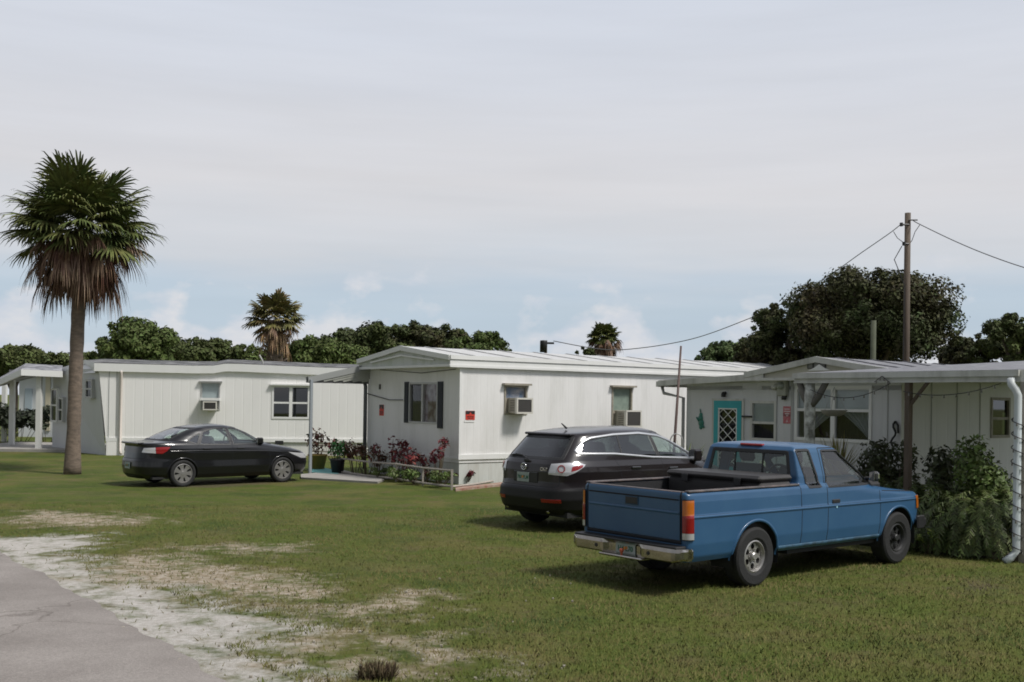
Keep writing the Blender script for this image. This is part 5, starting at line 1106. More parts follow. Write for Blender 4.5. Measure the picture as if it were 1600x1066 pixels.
def wheel(parent, x, y, r, sg, w, rim_r, style, rim_m):
    """sg=+1 left side, -1 right side (outer face)"""
    e = empty('wheel', (x, y, r), parent=parent); o = w/2
    t = MB(); t.lathe([(rim_r, -o*.8), (rim_r+.03, -o*.98), (r*.90, -o), (r*.975, -o*.86), (r, -o*.6), (r, o*.6), (r*.975, o*.86), (r*.90, o), (rim_r+.03, o*.98), (rim_r, o*.80)], 56, sgn=sg)
    t.build('tyre', M_rub, e, False, fix=True)
    m = MB(); m.lathe([(rim_r+.004, o*.80), (rim_r-.012, o*.86), (rim_r-.022, o*.70), (rim_r-.035, o*.35), (rim_r-.04, -o*.6)], 48, sgn=sg)
    if style == 'cap7' or style == 'spoke5':
        ns = 7 if style == 'cap7' else 5; m.lathe([(rim_r*.30, o*.62), (rim_r*.22, o*.76), (.001, o*.78)], 32, sgn=sg)
        for k in range(ns):
            a = k*2*math.pi/ns; M = Matrix.Rotation(-a, 4, 'Y')
            wi, wo = rim_r*.17, rim_r*.30
            pts = [(rim_r*.22, -wi), (rim_r*.55, -wi*1.0), (rim_r*.93, -wo), (rim_r*.93, wo), (rim_r*.55, wi*1.0), (rim_r*.22, wi)]
            m.prism([tuple(M @ Vector((p, sg*(o*(.74 if p < rim_r*.3 else .70 if p < rim_r*.6 else .74)), q))) for p, q in pts], (0, -sg*.02, 0))
    else:   # pressed steel / alloy disc with round holes
        R_ = rim_r-.025; nh = 6; hole = .2*R_; cr = R_*.70; seg = 120
        V = []; m.lathe([(R_*.98, o*.38), (R_*.9, o*.52)], 60, sgn=sg); m.lathe([(R_*.48, o*.56), (R_*.42, o*.50), (R_*.34, o*.46), (R_*.30, o*.80), (R_*.22, o*.90), (.001, o*.90)], 40, sgn=sg)
        for k in range(nh):
            a0 = (k+.5)*2*math.pi/nh
            for t_ in range(20):
                def pp(i, rad):
                    ph = 2*math.pi*i/20
                    if rad == 0: q = (cr+hole*math.cos(ph), hole*math.sin(ph)*1.05)
                    else:
                        # outer boundary of the sector cell
                        uu = math.cos(ph); vv = math.sin(ph); kx = 1/max(abs(uu), abs(vv)); rr = R_*.69+uu*kx*R_*.21; an = vv*kx*math.pi/nh
                        q = (rr*math.cos(an), rr*math.sin(an))
                    return (math.cos(a0)*q[0]-math.sin(a0)*q[1], sg*o*(.54 if rad == 0 else .535), math.sin(a0)*q[0]+math.cos(a0)*q[1])
                k0 = m.n; m.add([pp(t_, 0), pp(t_+1, 0), pp(t_+1, 1), pp(t_, 1)], [(0, 1, 2, 3)])
        for k in range(6): a = k*math.pi/3; m.lathe([(.012, o*.60), (.001, o*.62)], 8, c=(math.cos(a)*R_*.38, 0, math.sin(a)*R_*.38), sgn=sg)
    m.build('rim', rim_m, e, False, fix=True)
    MB().lathe([(rim_r-.045, o*.25), (.001, o*.25)], 32, sgn=sg).build('brake_disc', mat('brake_dark', (.012, .012, .012), .7), e); return e
def seats(root, xs, y, z, m, wf=.46, h=.62, rear=None):
    for x in xs:
        for sg in (1, -1):
            mb = MB(); mb.box((x-.05, sg*y-wf/2, z), (x+.45, sg*y+wf/2, z+.14), bev=.05)
            M = Matrix.Translation((x-.05, sg*y, z+.1)) @ Matrix.Rotation(R(-14), 4, 'Y'); mb.box((-.09, -wf/2, 0), (.04, wf/2, h), M=M, bev=.05); mb.box((-.07, -.12, h+.03), (.02, .12, h+.21), M=M, bev=.04); mb.build('seat', m, root)
    if rear is not None:
        mb = MB(); mb.box((rear-.05, -.62, z), (rear+.42, .62, z+.14), bev=.05); M = Matrix.Translation((rear-.05, 0, z+.1)) @ Matrix.Rotation(R(-20), 4, 'Y'); mb.box((-.09, -.62, 0), (.04, .62, h*.92), M=M, bev=.05)
        for yy in (-.36, .36): mb.box((-.07, yy-.11, h*.92), (.01, yy+.11, h*.92+.12), M=M, bev=.03)
        mb.build('rear_bench', m, root)
def dash(root, x, zt, w, m, sy=.36):
    mb = MB(); mb.box((x, -w, zt-.35), (x+.5, w, zt), bev=.06); mb.build('dashboard', m, root)
    mb = MB(); P = [(x-.22-.08*math.sin(t)*.4, sy+.185*math.cos(t), zt-.02+.17*math.sin(t)) for t in np.linspace(0, 2*math.pi, 25)]; mb.tube(P, .015, 6, cap=False); mb.tube([(x-.22, sy-.17, zt-.02), (x-.2, sy, zt-.05), (x-.22, sy+.17, zt-.02)], .014, 5); mb.tube([(x-.2, sy, zt-.05), (x+.1, sy, zt-.12)], .03, 6); mb.build('steering_wheel', M_black, root)
def well(root, x, zc, r, yo, yi):
    for sg in (1, -1):
        V = []; n = 24; f = []; 
        for i in range(n+1):
            a = math.pi*i/n*1.16-math.pi*.08; V += [(x+r*math.cos(a), sg*yo, zc+r*math.sin(a)), (x+r*math.cos(a), sg*yi, zc+r*math.sin(a))]
        f = [(2*i, 2*i+1, 2*i+3, 2*i+2) for i in range(n)]; f.append(tuple(2*i+1 for i in range(n+1))); MB().add(V, f).build('wheel_arch_liner', M_dark, root)
def mirror(root, x, y, z, m, glassm, sg, big=1.):
    e = MB(); e.box((x-.09*big, y-.11*big if sg < 0 else y, z-.07*big), (x+.06*big, y if sg < 0 else y+.11*big, z+.08*big), bev=.03); e.box((x-.0, y-.02 if sg < 0 else y-.12, z-.05), (x+.07, y+.12 if sg < 0 else y+.02, z-.01), bev=.012)
    o = e.build('wing_mirror', m, root, False); g = MB(); ya, yb = (y-.10*big, y-.012) if sg < 0 else (y+.012, y+.10*big); g.box((x-.094*big, ya, z-.058*big), (x-.090*big, yb, z+.068*big)); g.build('mirror_glass', glassm, o); return o
def plate(root, M, s_, green, w=.30, h=.15, orange=True):
    b = MB(); b.box((-w/2, -h/2, 0), (w/2, h/2, .006), M=M, bev=.002); o = b.build('licence_plate', mat('plate_white', (.36, .40, .38), .5, var=.6, vscale=12, col2=(.22, .30, .27)), root)
    text('plate_text', s_, h*.52, mat('plate_green', (.02, .13, .07), .5), o, M @ Matrix.Translation((0, -.004, .0075)))
    if orange:
        m = MB()
        for dx, dy in ((-.012, .0), (.014, .008)): m.lathe([(.001, .0012), (.019, .001), (.019, 0)], 14, 'z', (dx, dy, .0068))
        for v in range(len(m.v)): m.v[v] = np.array([tuple(M @ Vector(q)) for q in m.v[v]])
        m.build('orange_motif', mat('plate_orange', (.75, .25, .03), .5), o)
    return o

# ------------------------------------------------------------------ blue pickup
def pickup():
    q = (2.2484, 12.3773, .68596); rt = empty('pickup_truck', (q[0], q[1], 0), q[2]); tag(rt, 'faded blue pickup truck with extended cab and black bed toolbox parked on the lawn', 'pickup truck', None)
    BL = mat('faded_blue_paint', (.022, .085, .185), .38, var=.6, vscale=1.3, col2=(.04, .115, .215), coat=.15, bump=.02, bscale=3)
    rear = [(.36, -1.13), (.50, -1.145), (1.08, -1.155), (1.108, -1.14), (1.112, .85), (1.16, .865), (1.50, .905), (1.545, .95), (1.565, 1.03), (1.578, 1.2)]
    front = [(.36, 3.54), (.50, 3.62), (.72, 3.67), (.86, 3.65), (.905, 3.58), (.93, 3.40), (.965, 3.05), (1.0, 2.78), (1.025, 2.60), (1.04, 2.52), (1.108, 2.42), (1.112, 2.41), (1.50, 1.86), (1.545, 1.74), (1.565, 1.62), (1.578, 1.45)]
    wid = [(.36, .765), (.42, .80), (.55, .822), (.845, .828), (.86, .818), (1.0, .812), (1.07, .80), (1.108, .772), (1.112, .752), (1.20, .742), (1.48, .655), (1.53, .63), (1.56, .55), (1.578, .35)]
    B_ = Loft(rear, front, wid, 40, 9, .008, N=720, step=.014)
    arch = [circ(0, .34, .405), circ(2.95, .34, .405)]
    dw = [(1.40, 1.065), (2.37, 1.065), (1.86, 1.492), (1.44, 1.492)]; qw = [(1.01, 1.075), (1.25, 1.075), (1.19, 1.505), (.94, 1.505)]
    hole = np.zeros(len(B_.F), bool)
    for sd in 'LR':
        for p in (dw, qw, *arch): hole |= B_.region(sd, p)
    rw = [(-.62, 1.145), (.62, 1.145), (.555, 1.475), (-.555, 1.475)]; ws = [(-.66, 1.12), (.66, 1.12), (.58, 1.47), (-.58, 1.47)]
    hole |= B_.region('B', rw) & (B_.C[:, 0] < 1.3) & (B_.C[:, 2] > 1.12); hole |= B_.region('F', ws) & (B_.C[:, 2] > 1.112)
    bed = (B_.C[:, 0] < .80) & (B_.C[:, 0] > -1.085) & (np.abs(B_.C[:, 1]) < .735) & (B_.C[:, 2] > 1.07)
    # the top of the bed is open
    hole |= bed | ((B_.C[:, 2] > 1.1) & (B_.C[:, 0] < .82) & (np.abs(B_.C[:, 1]) < .74))
    door = {sd: B_.region(sd, [(1.36, .36), (2.50, .36), (2.50, 1.06), (2.45, 1.09), (1.88, 1.525), (1.38, 1.525)]) & ~hole for sd in 'LR'}
    hood = (B_.C[:, 0] > 2.56) & (np.abs(B_.C[:, 1]) < .70) & (B_.FN[:, 2] > .5) & (B_.C[:, 2] > .88) & (B_.C[:, 2] < 1.06)
    bedside = (B_.C[:, 0] < .835) & (B_.C[:, 2] < 1.112) & ~hole
    body = ~hole & ~door['L'] & ~door['R'] & ~hood & ~bedside
    B_.build('cab_body', body, BL, rt, True); B_.build('bonnet', hood, BL, rt); B_.build('cargo_bed', bedside, BL, rt)
    for sd in 'LR':
        d = B_.build('door', door[sd], BL, rt); sg = 1 if sd == 'L' else -1
        h = MB(); a = [B_.pt(sd, x, z, .012) for x, z in ((1.46, .885), (1.60, .885))]; h.box((1.45, min(a[0][1], a[0][1]-sg*.03), .862), (1.61, max(a[0][1], a[0][1]-sg*.03), .91), bev=.008); h.build('handle', M_black, d)
        k = MB(); k.lathe([(.001, .004), (.017, .003), (.017, 0)], 12, c=(1.53, a[0][1]+sg*.002, .82), sgn=sg); k.build('lock', mat('key_lock', (.35, .6, .7), .3), d)
        B_.patch('door_window', sd, [(1.40, 1.065), (2.37, 1.065)], [(1.44, 1.494), (1.84, 1.494), (1.90, 1.46)], M_cgl, rt, -.008)
        B_.patch('quarter_window', sd, [(1.01, 1.075), (1.25, 1.075)], [(.94, 1.507), (1.19, 1.507)], M_cgl, rt, -.008)
        fr = MB(); B_.strip('', sd, [(1.40, 1.065), (2.38, 1.065), (2.33, 1.11), (1.88, 1.492), (1.44, 1.494)], .03, .004, None, None, True, fr); B_.strip('', sd, qw, .035, .005, None, None, True, fr); fr.build('window_seal', M_black, rt, fix=True)
        sm = MB(); 
        for L in ([(.835, .40), (.835, 1.10)], [(1.36, .40), (1.36, 1.04), (1.38, 1.525), (1.87, 1.525), (2.44, 1.09), (2.50, 1.03), (2.50, .40)], [(2.56, .97), (3.52, .915)]): B_.strip('', sd, L, .012, .0015, None, None, False, sm)
        B_.strip('', sd, [(-1.08, .852), (3.52, .84)], .012, .0012, None, None, False, sm); sm.build('panel_gap', mat('gap_black', (.006, .008, .012), .8), rt, fix=True)
        B_.strip('crease', sd, [(-1.10, .840), (3.5, .828)], .03, .007, BL, rt)
        B_.strip('rocker_trim', sd, [(.42, .40), (2.52, .395)], .05, .01, mat('scuffed_blue', (.06, .15, .24), .5, var=1, vscale=9, col2=(.03, .06, .09)), rt)
        for cx in (0, 2.95): B_.strip('wheel_arch_lip', sd, circ(cx, .34, .41, -2, 182), .035, .008, BL, rt)
        # tail lamp, amber over red over clear
        w_ = 'b'+sd; tl = B_.patch('tail_light', w_, [(.735, .595), (.865, .595)], [(.735, 1.03), (.865, 1.03)], M_black, rt, .012, 12, 6)
        for nm, za, zb_, mm in (('amber_lens', .855, 1.018, M_amb), ('red_lens', .675, .853, M_red), ('reversing_lens', .607, .673, M_clr)): B_.patch(nm, w_, [(.745, za), (.856, za)], [(.745, zb_), (.856, zb_)], mm, tl, .022, 10, 8)
        B_.patch('corner_light', 'f'+sd, [(.66, .70), (.92, .70)], [(.66, .86), (.92, .86)], M_amb, rt, .012, 12, 6)
        B_.patch('headlight', 'f'+sd, [(.36, .70), (.655, .70)], [(.36, .86), (.655, .86)], M_clr, rt, .012, 12, 6)
    B_.patch('windscreen', 'F', [(-.66, 1.12), (.66, 1.12)], [(-.58, 1.47), (.58, 1.47)], M_cgl, rt, -.006)
    B_.patch('rear_window', 'B', [(-.62, 1.145), (.62, 1.145)], [(-.555, 1.477), (.555, 1.477)], M_cgl, rt, -.006)
    fr = MB(); B_.strip('', 'B', rw, .05, .006, None, None, True, fr)
    for yy in (-.21, .21): B_.strip('', 'B', [(yy, 1.13), (yy, 1.49)], .025, .004, None, None, False, fr)
    fr.build('rear_window_seal', M_black, rt, fix=True); B_.strip('windscreen_seal', 'F', ws, .04, .004, M_black, rt, True)
    B_.patch('grille', 'F', [(-.34, .68), (.34, .68)], [(-.34, .87), (.34, .87)], M_black, rt, .01, 10, 5)
    b = MB(); M = Matrix.Translation((.955, .0, 1.545)); b.box((-.035, -.17, -.012), (.03, .17, .018), M=M, bev=.01); b.build('high_brake_light', M_red, rt)
    # tailgate
    tg = B_.patch('tailgate', 'B', [(-.70, .60), (.70, .60)], [(-.70, 1.095), (.70, 1.095)], BL, rt, .010, 30, 14)
    B_.strip('crease', 'B', [(-.69, .88), (.69, .88)], .035, .016, BL, tg); B_.strip('fold', 'B', [(-.69, 1.02), (.69, 1.02)], .02, .014, mat('gap_black', (.006, .008, .012), .8), tg)
    B_.strip('panel_gap', 'B', [(-.72, .57), (.72, .57)], .04, .012, mat('gap_black', (.006, .008, .012), .8), rt)
    for yy in (-.712, .712): B_.strip('panel_gap', 'B', [(yy, .58), (yy, 1.10)], .014, .0115, mat('gap_black', (.006, .008, .012)), rt)
    h = MB(); h.box((-1.175, -.09, .925), (-1.164, .09, 1.0), bev=.01); h.build('handle', M_black, tg)
    h = MB(); h.box((-1.172, -.10, .915), (-1.166, .10, 1.01), bev=.003); h.build('handle_recess_shade', mat('recess_shade_blue', (.02, .05, .09), .6), tg)  # flat plate; the recess shade is put into its darker blue
    text('badge', '4x4', .05, M_black, tg, Matrix.Translation((-1.068, -.56, .63)) @ Matrix(((0, 0, -1, 0), (-1, 0, 0, 0), (0, 1, 0, 0), (0, 0, 0, 1)))) if False else None
    # open bed
    t = MB(); t.box((-1.085, -.735, .60), (.80, .735, .62)); 
    for sg in (1, -1): t.box((-1.085, min(sg*.735, sg*.75), .62), (.80, max(sg*.735, sg*.75), 1.085)); t.box((-.35, min(sg*.735, sg*.52), .62), (.35, max(sg*.735, sg*.52), .80), bev=.05)
    t.box((-1.1, -.735, .62), (-1.085, .735, 1.085)); t.box((.80, -.735, .62), (.815, .735, 1.1)); t.build('bed_liner', mat('bed_liner_black', (.02, .02, .022), .75, bump=.3), rt)
    for sg in (1, -1): MB().box((-1.12, min(sg*.725, sg*.795), 1.098), (.83, max(sg*.725, sg*.795), 1.122), bev=.008).build('bed_rail', mat('worn_black_rail', (.06, .055, .055), .55, var=.8, vscale=8, col2=(.16, .12, .11)), rt)
    MB().box((-1.15, -.70, 1.085), (-1.08, .70, 1.108), bev=.006).build('tailgate_cap', mat('worn_black_rail', (.06, .055, .055)), rt)
    # chrome step bumper
    bp = MB(); n = 44; prof = [(0, .455), (-.012, .47), (-.012, .56), (0, .60), (.09, .605)]; V = []; ys = np.linspace(-.845, .845, n)
    for y in ys:
        e = max(0, abs(y)-.72)/.125; xo = -1.325+.13*e**2; st = max(0, min(1, (.30-abs(y))/.06)); zb_ = .03*e
        V += [(xo+dx+(.075*st if z < .57 and z > .46 else 0), y, z+zb_*(z < .5)-(.0)) for dx, z in prof]
    k = len(prof); bp.add(V, [(i*k+j, i*k+j+1, (i+1)*k+j+1, (i+1)*k+j) for i in range(n-1) for j in range(k-1)])
    bp.box((-1.20, -.845, .47), (-1.14, .845, .595)); bp.box((-1.37, -.33, .425), (-1.22, .33, .452), bev=.01)
    for sg in (1, -1): bp.box((-1.29, min(sg*.845, sg*.80), .48), (-1.10, max(sg*.845, sg*.80), .595), bev=.02)
    bo = bp.build('rear_bumper', M_chromed, rt, False, fix=True); bo.location = (.02, 0, -.085)
    s = MB(); s.box((-1.325, -.78, .600), (-1.16, .78, .622), bev=.006); s.build('step_pad', M_black, bo)
    for sg in (1, -1):
        s = MB(); s.lathe([(.001, .005), (.022, .004), (.022, 0)], 14, 'x', (-1.338, sg*.40, .52), sgn=-1); s.build('step_light', M_black, bo)
    M = Matrix.Translation((-1.270, 0.0, .52)) @ Matrix(((0, 0, -1, 0), (-1, 0, 0, 0), (0, 1, 0, 0), (0, 0, 0, 1))); plate(bo, M, 'H4 L70', True)
    s = MB(); s.lathe([(.001, .03), (.022, .02), (.025, 0), (.012, -.03), (.012, -.05)], 14, 'z', (-1.335, 0, .50)); s.build('tow_ball', mat('tow_ball_red', (.45, .1, .05), .4), bo, True)
    f = MB(); f.box((3.50, -.80, .42), (3.70, .80, .58), bev=.04); 
    for sg in (1, -1): f.box((3.42, min(sg*.82, sg*.78), .42), (3.60, max(sg*.835, sg*.79), .60), bev=.03)
    f.build('front_bumper', M_black, rt)
    u = MB(); u.box((-.9, -.38, .36), (3.4, -.28, .48)); u.box((-.9, .28, .36), (3.4, .38, .48)); u.tube([(0, -.7, .34), (0, .7, .34)], .045, 10); u.lathe([(.001, .13), (.11, .09), (.13, 0), (.11, -.09), (.001, -.13)], 16, 'x', (0, 0, .34)); u.tube([(2.95, -.7, .34), (2.95, .7, .34)], .035, 8); u.box((.7, -.72, .30), (2.6, .72, .40)); u.box((2.5, -.5, .34), (3.4, .5, .6)); u.box((-.75, .1, .34), (-.2, .5, .52), bev=.04)
    u.tube([(-.5, -.45, .36), (-.85, -.5, .34), (-1.02, -.5, .34)], .03, 8); u.build('chassis', M_dark, rt)
    for cx in (0, 2.95): well(rt, cx, .34, .415, .80, .50)
    MB().box((.87, -.75, .46), (2.9, .75, .50)).build('cab_floor', M_dark, rt); MB().box((.87, -.72, .5), (.90, .72, 1.12)).build('cab_back_lining', M_dark, rt)
    sm = mat('grey_seat_cloth', (.06, .062, .065), .9); seats(rt, (1.55,), .36, .66, sm, .5, .55); dash(rt, 2.25, 1.10, .70, M_black)
    a = B_.pt('R', 2.30, 1.14); mirror(rt, 2.44, a[1]-.03, 1.15, M_black, M_chrome, -1, .85); MB().box((2.41, a[1]-.128, 1.10), (2.485, a[1]-.05, 1.215), bev=.03).build('mirror_cap', M_chrome, rt)
    a = B_.pt('L', 2.30, 1.14); mirror(rt, 2.34, a[1]+.05, 1.20, M_black, M_chrome, 1, 1.1)
    for x, sg, st, rm in ((0, -1, 'disc', M_sil), (0, 1, 'disc', M_sil), (2.95, -1, 'disc', mat('black_steel_rim', (.022, .022, .022), .5)), (2.95, 1, 'disc', mat('black_steel_rim', (.022, .022, .022)))):
        wheel(rt, x, sg*.70, .338, sg, .225, .182, st, rm)
    # toolbox in the bed is a thing of its own
    tb = empty('toolbox', (0, 0, 0)); tb.matrix_basis = Matrix.Translation((q[0], q[1], 0)) @ Matrix.Rotation(q[2], 4, 'Z'); tag(tb, 'long black plastic toolbox lying across the bed of the blue truck behind its cab', 'toolbox')
    tm = mat('matt_black_plastic', (.030, .028, .028), .55, var=.5, vscale=3, col2=(.05, .047, .047)); MB().box((.20, -.715, .78), (.78, .715, 1.15), bev=.03).build('box', tm, tb); MB().box((.17, -.72, 1.153), (.80, .72, 1.225), bev=.03).build('lid', tm, tb)
    for y in (-.4, .4): MB().box((.155, y-.05, 1.10), (.172, y+.05, 1.19), bev=.005).build('latch', M_black, tb)
pickup()

def head(root, L, mode, pts, m): pass
# ------------------------------------------------------------------ black sedan
def sedan():
    rt = empty('sedan_car', (-7.93, 24.22, 0), .735, sc=.955); tag(rt, 'black four door sedan with silver hubcaps parked on the lawn by the left home', 'car', 'parked black cars')
    BK = mat('black_car_paint', (.006, .006, .007), .3, coat=.55, spec=.3)
    rear = [(.20, -.86), (.30, -.955), (.48, -.985), (.62, -.975), (.66, -.945), (.80, -.925), (.95, -.91), (1.02, -.925), (1.035, -.90), (1.055, -.62), (1.075, -.46), (1.20, -.20), (1.32, .11), (1.39, .36), (1.43, .58), (1.455, .82), (1.468, 1.12)]
    front = [(.20, 3.45), (.32, 3.56), (.50, 3.60), (.62, 3.585), (.70, 3.53), (.78, 3.40), (.85, 3.16), (.91, 2.87), (.96, 2.60), (.99, 2.44), (1.015, 2.34), (1.10, 2.17), (1.25, 1.88), (1.36, 1.62), (1.41, 1.46), (1.44, 1.33), (1.468, 1.14)]
    wid = [(.20, .80), (.28, .855), (.45, .875), (.62, .868), (.80, .872), (.90, .862), (.99, .825), (1.04, .79), (1.10, .762), (1.30, .655), (1.38, .60), (1.43, .51), (1.455, .38), (1.468, .12)]
    B_ = Loft(rear, front, wid, 4.2, 4.0, .012, N=660, step=.015)
    ar = .355; AZ = .315
    f1 = [(1.30, .985), (2.17, 1.0), (2.06, 1.09), (1.80, 1.245), (1.52, 1.345), (1.23, 1.375)]; f2 = [(.43, .995), (1.22, .985), (1.16, 1.378), (.85, 1.37), (.56, 1.29)]; f3 = [(.13, 1.075), (.37, 1.0), (.49, 1.26), (.30, 1.19)]
    hole = np.zeros(len(B_.F), bool)
    for sd in 'LR':
        for p in (f1, f2, f3, circ(0, AZ, ar), circ(2.64, AZ, ar)): hole |= B_.region(sd, p)
    rw = [(-.60, 1.10), (.60, 1.10), (.50, 1.375), (-.50, 1.375)]; ws = [(-.70, 1.02), (.70, 1.02), (.54, 1.39), (-.54, 1.39)]
    hole |= B_.region('B', rw); hole |= B_.region('F', ws) & (B_.C[:, 0] > 1.3)
    C = B_.C
    D1 = {s: B_.region(s, [(1.26, .27), (2.20, .27), (2.30, .55), (2.26, .98), (1.82, 1.275), (1.48, 1.385), (1.20, 1.40)]) & ~hole for s in 'LR'}
    D2 = {s: B_.region(s, [(.40, .27), (1.25, .27), (1.19, 1.40), (.85, 1.40), (.50, 1.30), (.36, 1.0), (.24, .85), (.28, .60)]) & ~hole & ~D1[s] for s in 'LR'}
    hood = (C[:, 0] > 2.40) & (np.abs(C[:, 1]) < .68) & (B_.FN[:, 2] > .45) & (C[:, 2] > .66)
    boot = (C[:, 0] < -.42) & (np.abs(C[:, 1]) < .60) & (C[:, 2] > .68) & (C[:, 2] < 1.075)
    bump = (C[:, 0] < -.38) & (C[:, 2] < .655) & ~hole; fb = (C[:, 0] > 3.02) & (C[:, 2] < .66) & ~hole
    body = ~(hole | D1['L'] | D1['R'] | D2['L'] | D2['R'] | hood | boot | bump | fb)
    B_.build('body', body, BK, rt, True); B_.build('bonnet', hood & ~hole, BK, rt); B_.build('boot_lid', boot & ~hole, BK, rt); B_.build('rear_bumper', bump, BK, rt); B_.build('front_bumper', fb, BK, rt)
    for sd in 'LR':
        sg = 1 if sd == 'L' else -1
        for D, hx in ((D1, 1.38), (D2, .50)):
            d = B_.build('door', D[sd], BK, rt); p = B_.pt(sd, hx+.08, .90, .012); MB().box((hx-.01, p[1]-.016, .878), (hx+.19, p[1]+.016, .912), bev=.012).build('handle', mat('glossy_black_handle', (.03, .03, .03), .12, coat=1), d)
        for poly, nm in ((f1, 'front_window'), (f2, 'rear_side_window'), (f3, 'quarter_window')):
            if nm == 'front_window': b_, t_ = [f1[0], f1[1]], [f1[5], f1[4], f1[3], f1[2]]
            elif nm == 'rear_side_window': b_, t_ = [f2[0], f2[1]], [f2[4], f2[3], f2[2]]
            else: b_, t_ = [f3[0], f3[1]], [f3[3], f3[2]]
            B_.patch(nm, sd, b_, t_, M_cgl, rt, -.004)
        fr = MB(); 
        for poly in (f1, f2, f3): B_.strip('', sd, poly, .035, .003, None, None, True, fr)
        fr.build('window_seal', M_black, rt, fix=True)
        for L in ([(1.245, .27), (1.255, .96)], [(.40, .28), (.28, .62), (.26, .84), (.40, 1.0)], [(2.20, .28), (2.29, .55), (2.24, .97)]): B_.strip('panel_gap', sd, L, .01, .0012, mat('gap_black', (.006, .008, .012), .8), rt)
        for cx in (0, 2.64): B_.strip('wheel_arch_lip', sd, circ(cx, AZ, ar+.008, -4, 184), .035, .012, BK, rt)
        B_.strip('side_crease', sd, [(-.30, .84), (.4, .845), (1.2, .83), (2.2, .80), (2.9, .75)], .03, .005, BK, rt)
        w_ = 'b'+sd; B_.patch('tail_light', w_, [(.86, .80), (1.0, .79), (1.10, .85)], [(.84, .935), (1.0, .95), (1.17, .945)], M_red, rt, .008, 18, 8); B_.patch('reversing_light', w_, [(.52, .82), (.855, .80)], [(.57, .92), (.835, .935)], M_clr, rt, .009, 14, 6)
        B_.patch('headlight', 'f'+sd, [(.50, .58), (.90, .60), (1.12, .70)], [(.52, .69), (.90, .73), (1.16, .765)], M_clr, rt, .007, 18, 8)
        p = B_.pt(sd, 2.02, 1.03); mirror(rt, 2.05, p[1]+sg*.02, 1.05, BK, M_chrome, sg, 1.1)
        well(rt, 0, AZ, ar+.005, .84, .52) if sg > 0 else None; well(rt, 2.64, AZ, ar+.005, .84, .52) if sg > 0 else None
    B_.patch('windscreen', 'F', [(-.70, 1.02), (.70, 1.02)], [(-.54, 1.39), (.54, 1.39)], M_cgl, rt, -.004); B_.patch('rear_window', 'B', [(-.60, 1.10), (.60, 1.10)], [(-.50, 1.375), (.50, 1.375)], M_cgl, rt, -.004)
    fr = MB(); B_.strip('', 'B', rw, .035, .004, None, None, True, fr); B_.strip('', 'F', ws, .035, .004, None, None, True, fr); fr.build('screen_seal', M_black, rt, fix=True)
    g = MB(); B_.strip('', 'B', [(-.61, 1.02), (-.61, .70), (-.4, .66), (.4, .66), (.61, .70), (.61, 1.02)], .01, .0012, None, None, False, g); g.build('boot_gap', mat('gap_black', (.006, .008, .012), .8), rt, fix=True)
    MB().box((-.955, -.50, 1.00), (-.80, .50, 1.045), bev=.015).build('boot_spoiler', BK, rt)
    M = Matrix.Translation((-.995, 0, .50)) @ Matrix(((0, 0, -1, 0), (-1, 0, 0, 0), (0, 1, 0, 0), (0, 0, 0, 1))); plate(rt, M, 'X8 42F', True)
    u = MB(); u.box((-.7, -.74, .19), (3.3, .74, .24)); u.tube([(0, -.7, AZ), (0, .7, AZ)], .03, 8); u.build('underbody', M_dark, rt)
    MB().box((-.5, -.70, .40), (2.5, .70, .43)).build('cabin_floor', M_dark, rt); MB().box((-.42, -.58, 1.0), (.05, .58, 1.06)).build('parcel_shelf', M_dark, rt)
    seats(rt, (1.05,), .36, .48, mat('grey_seat_cloth', (.06, .062, .065)), .48, .62, .28); dash(rt, 1.95, 1.0, .68, M_black)
    for x in (0, 2.64):
        for sg in (1, -1): wheel(rt, x, sg*.775, .318, sg, .19, .228, 'cap7', M_silc)
sedan()

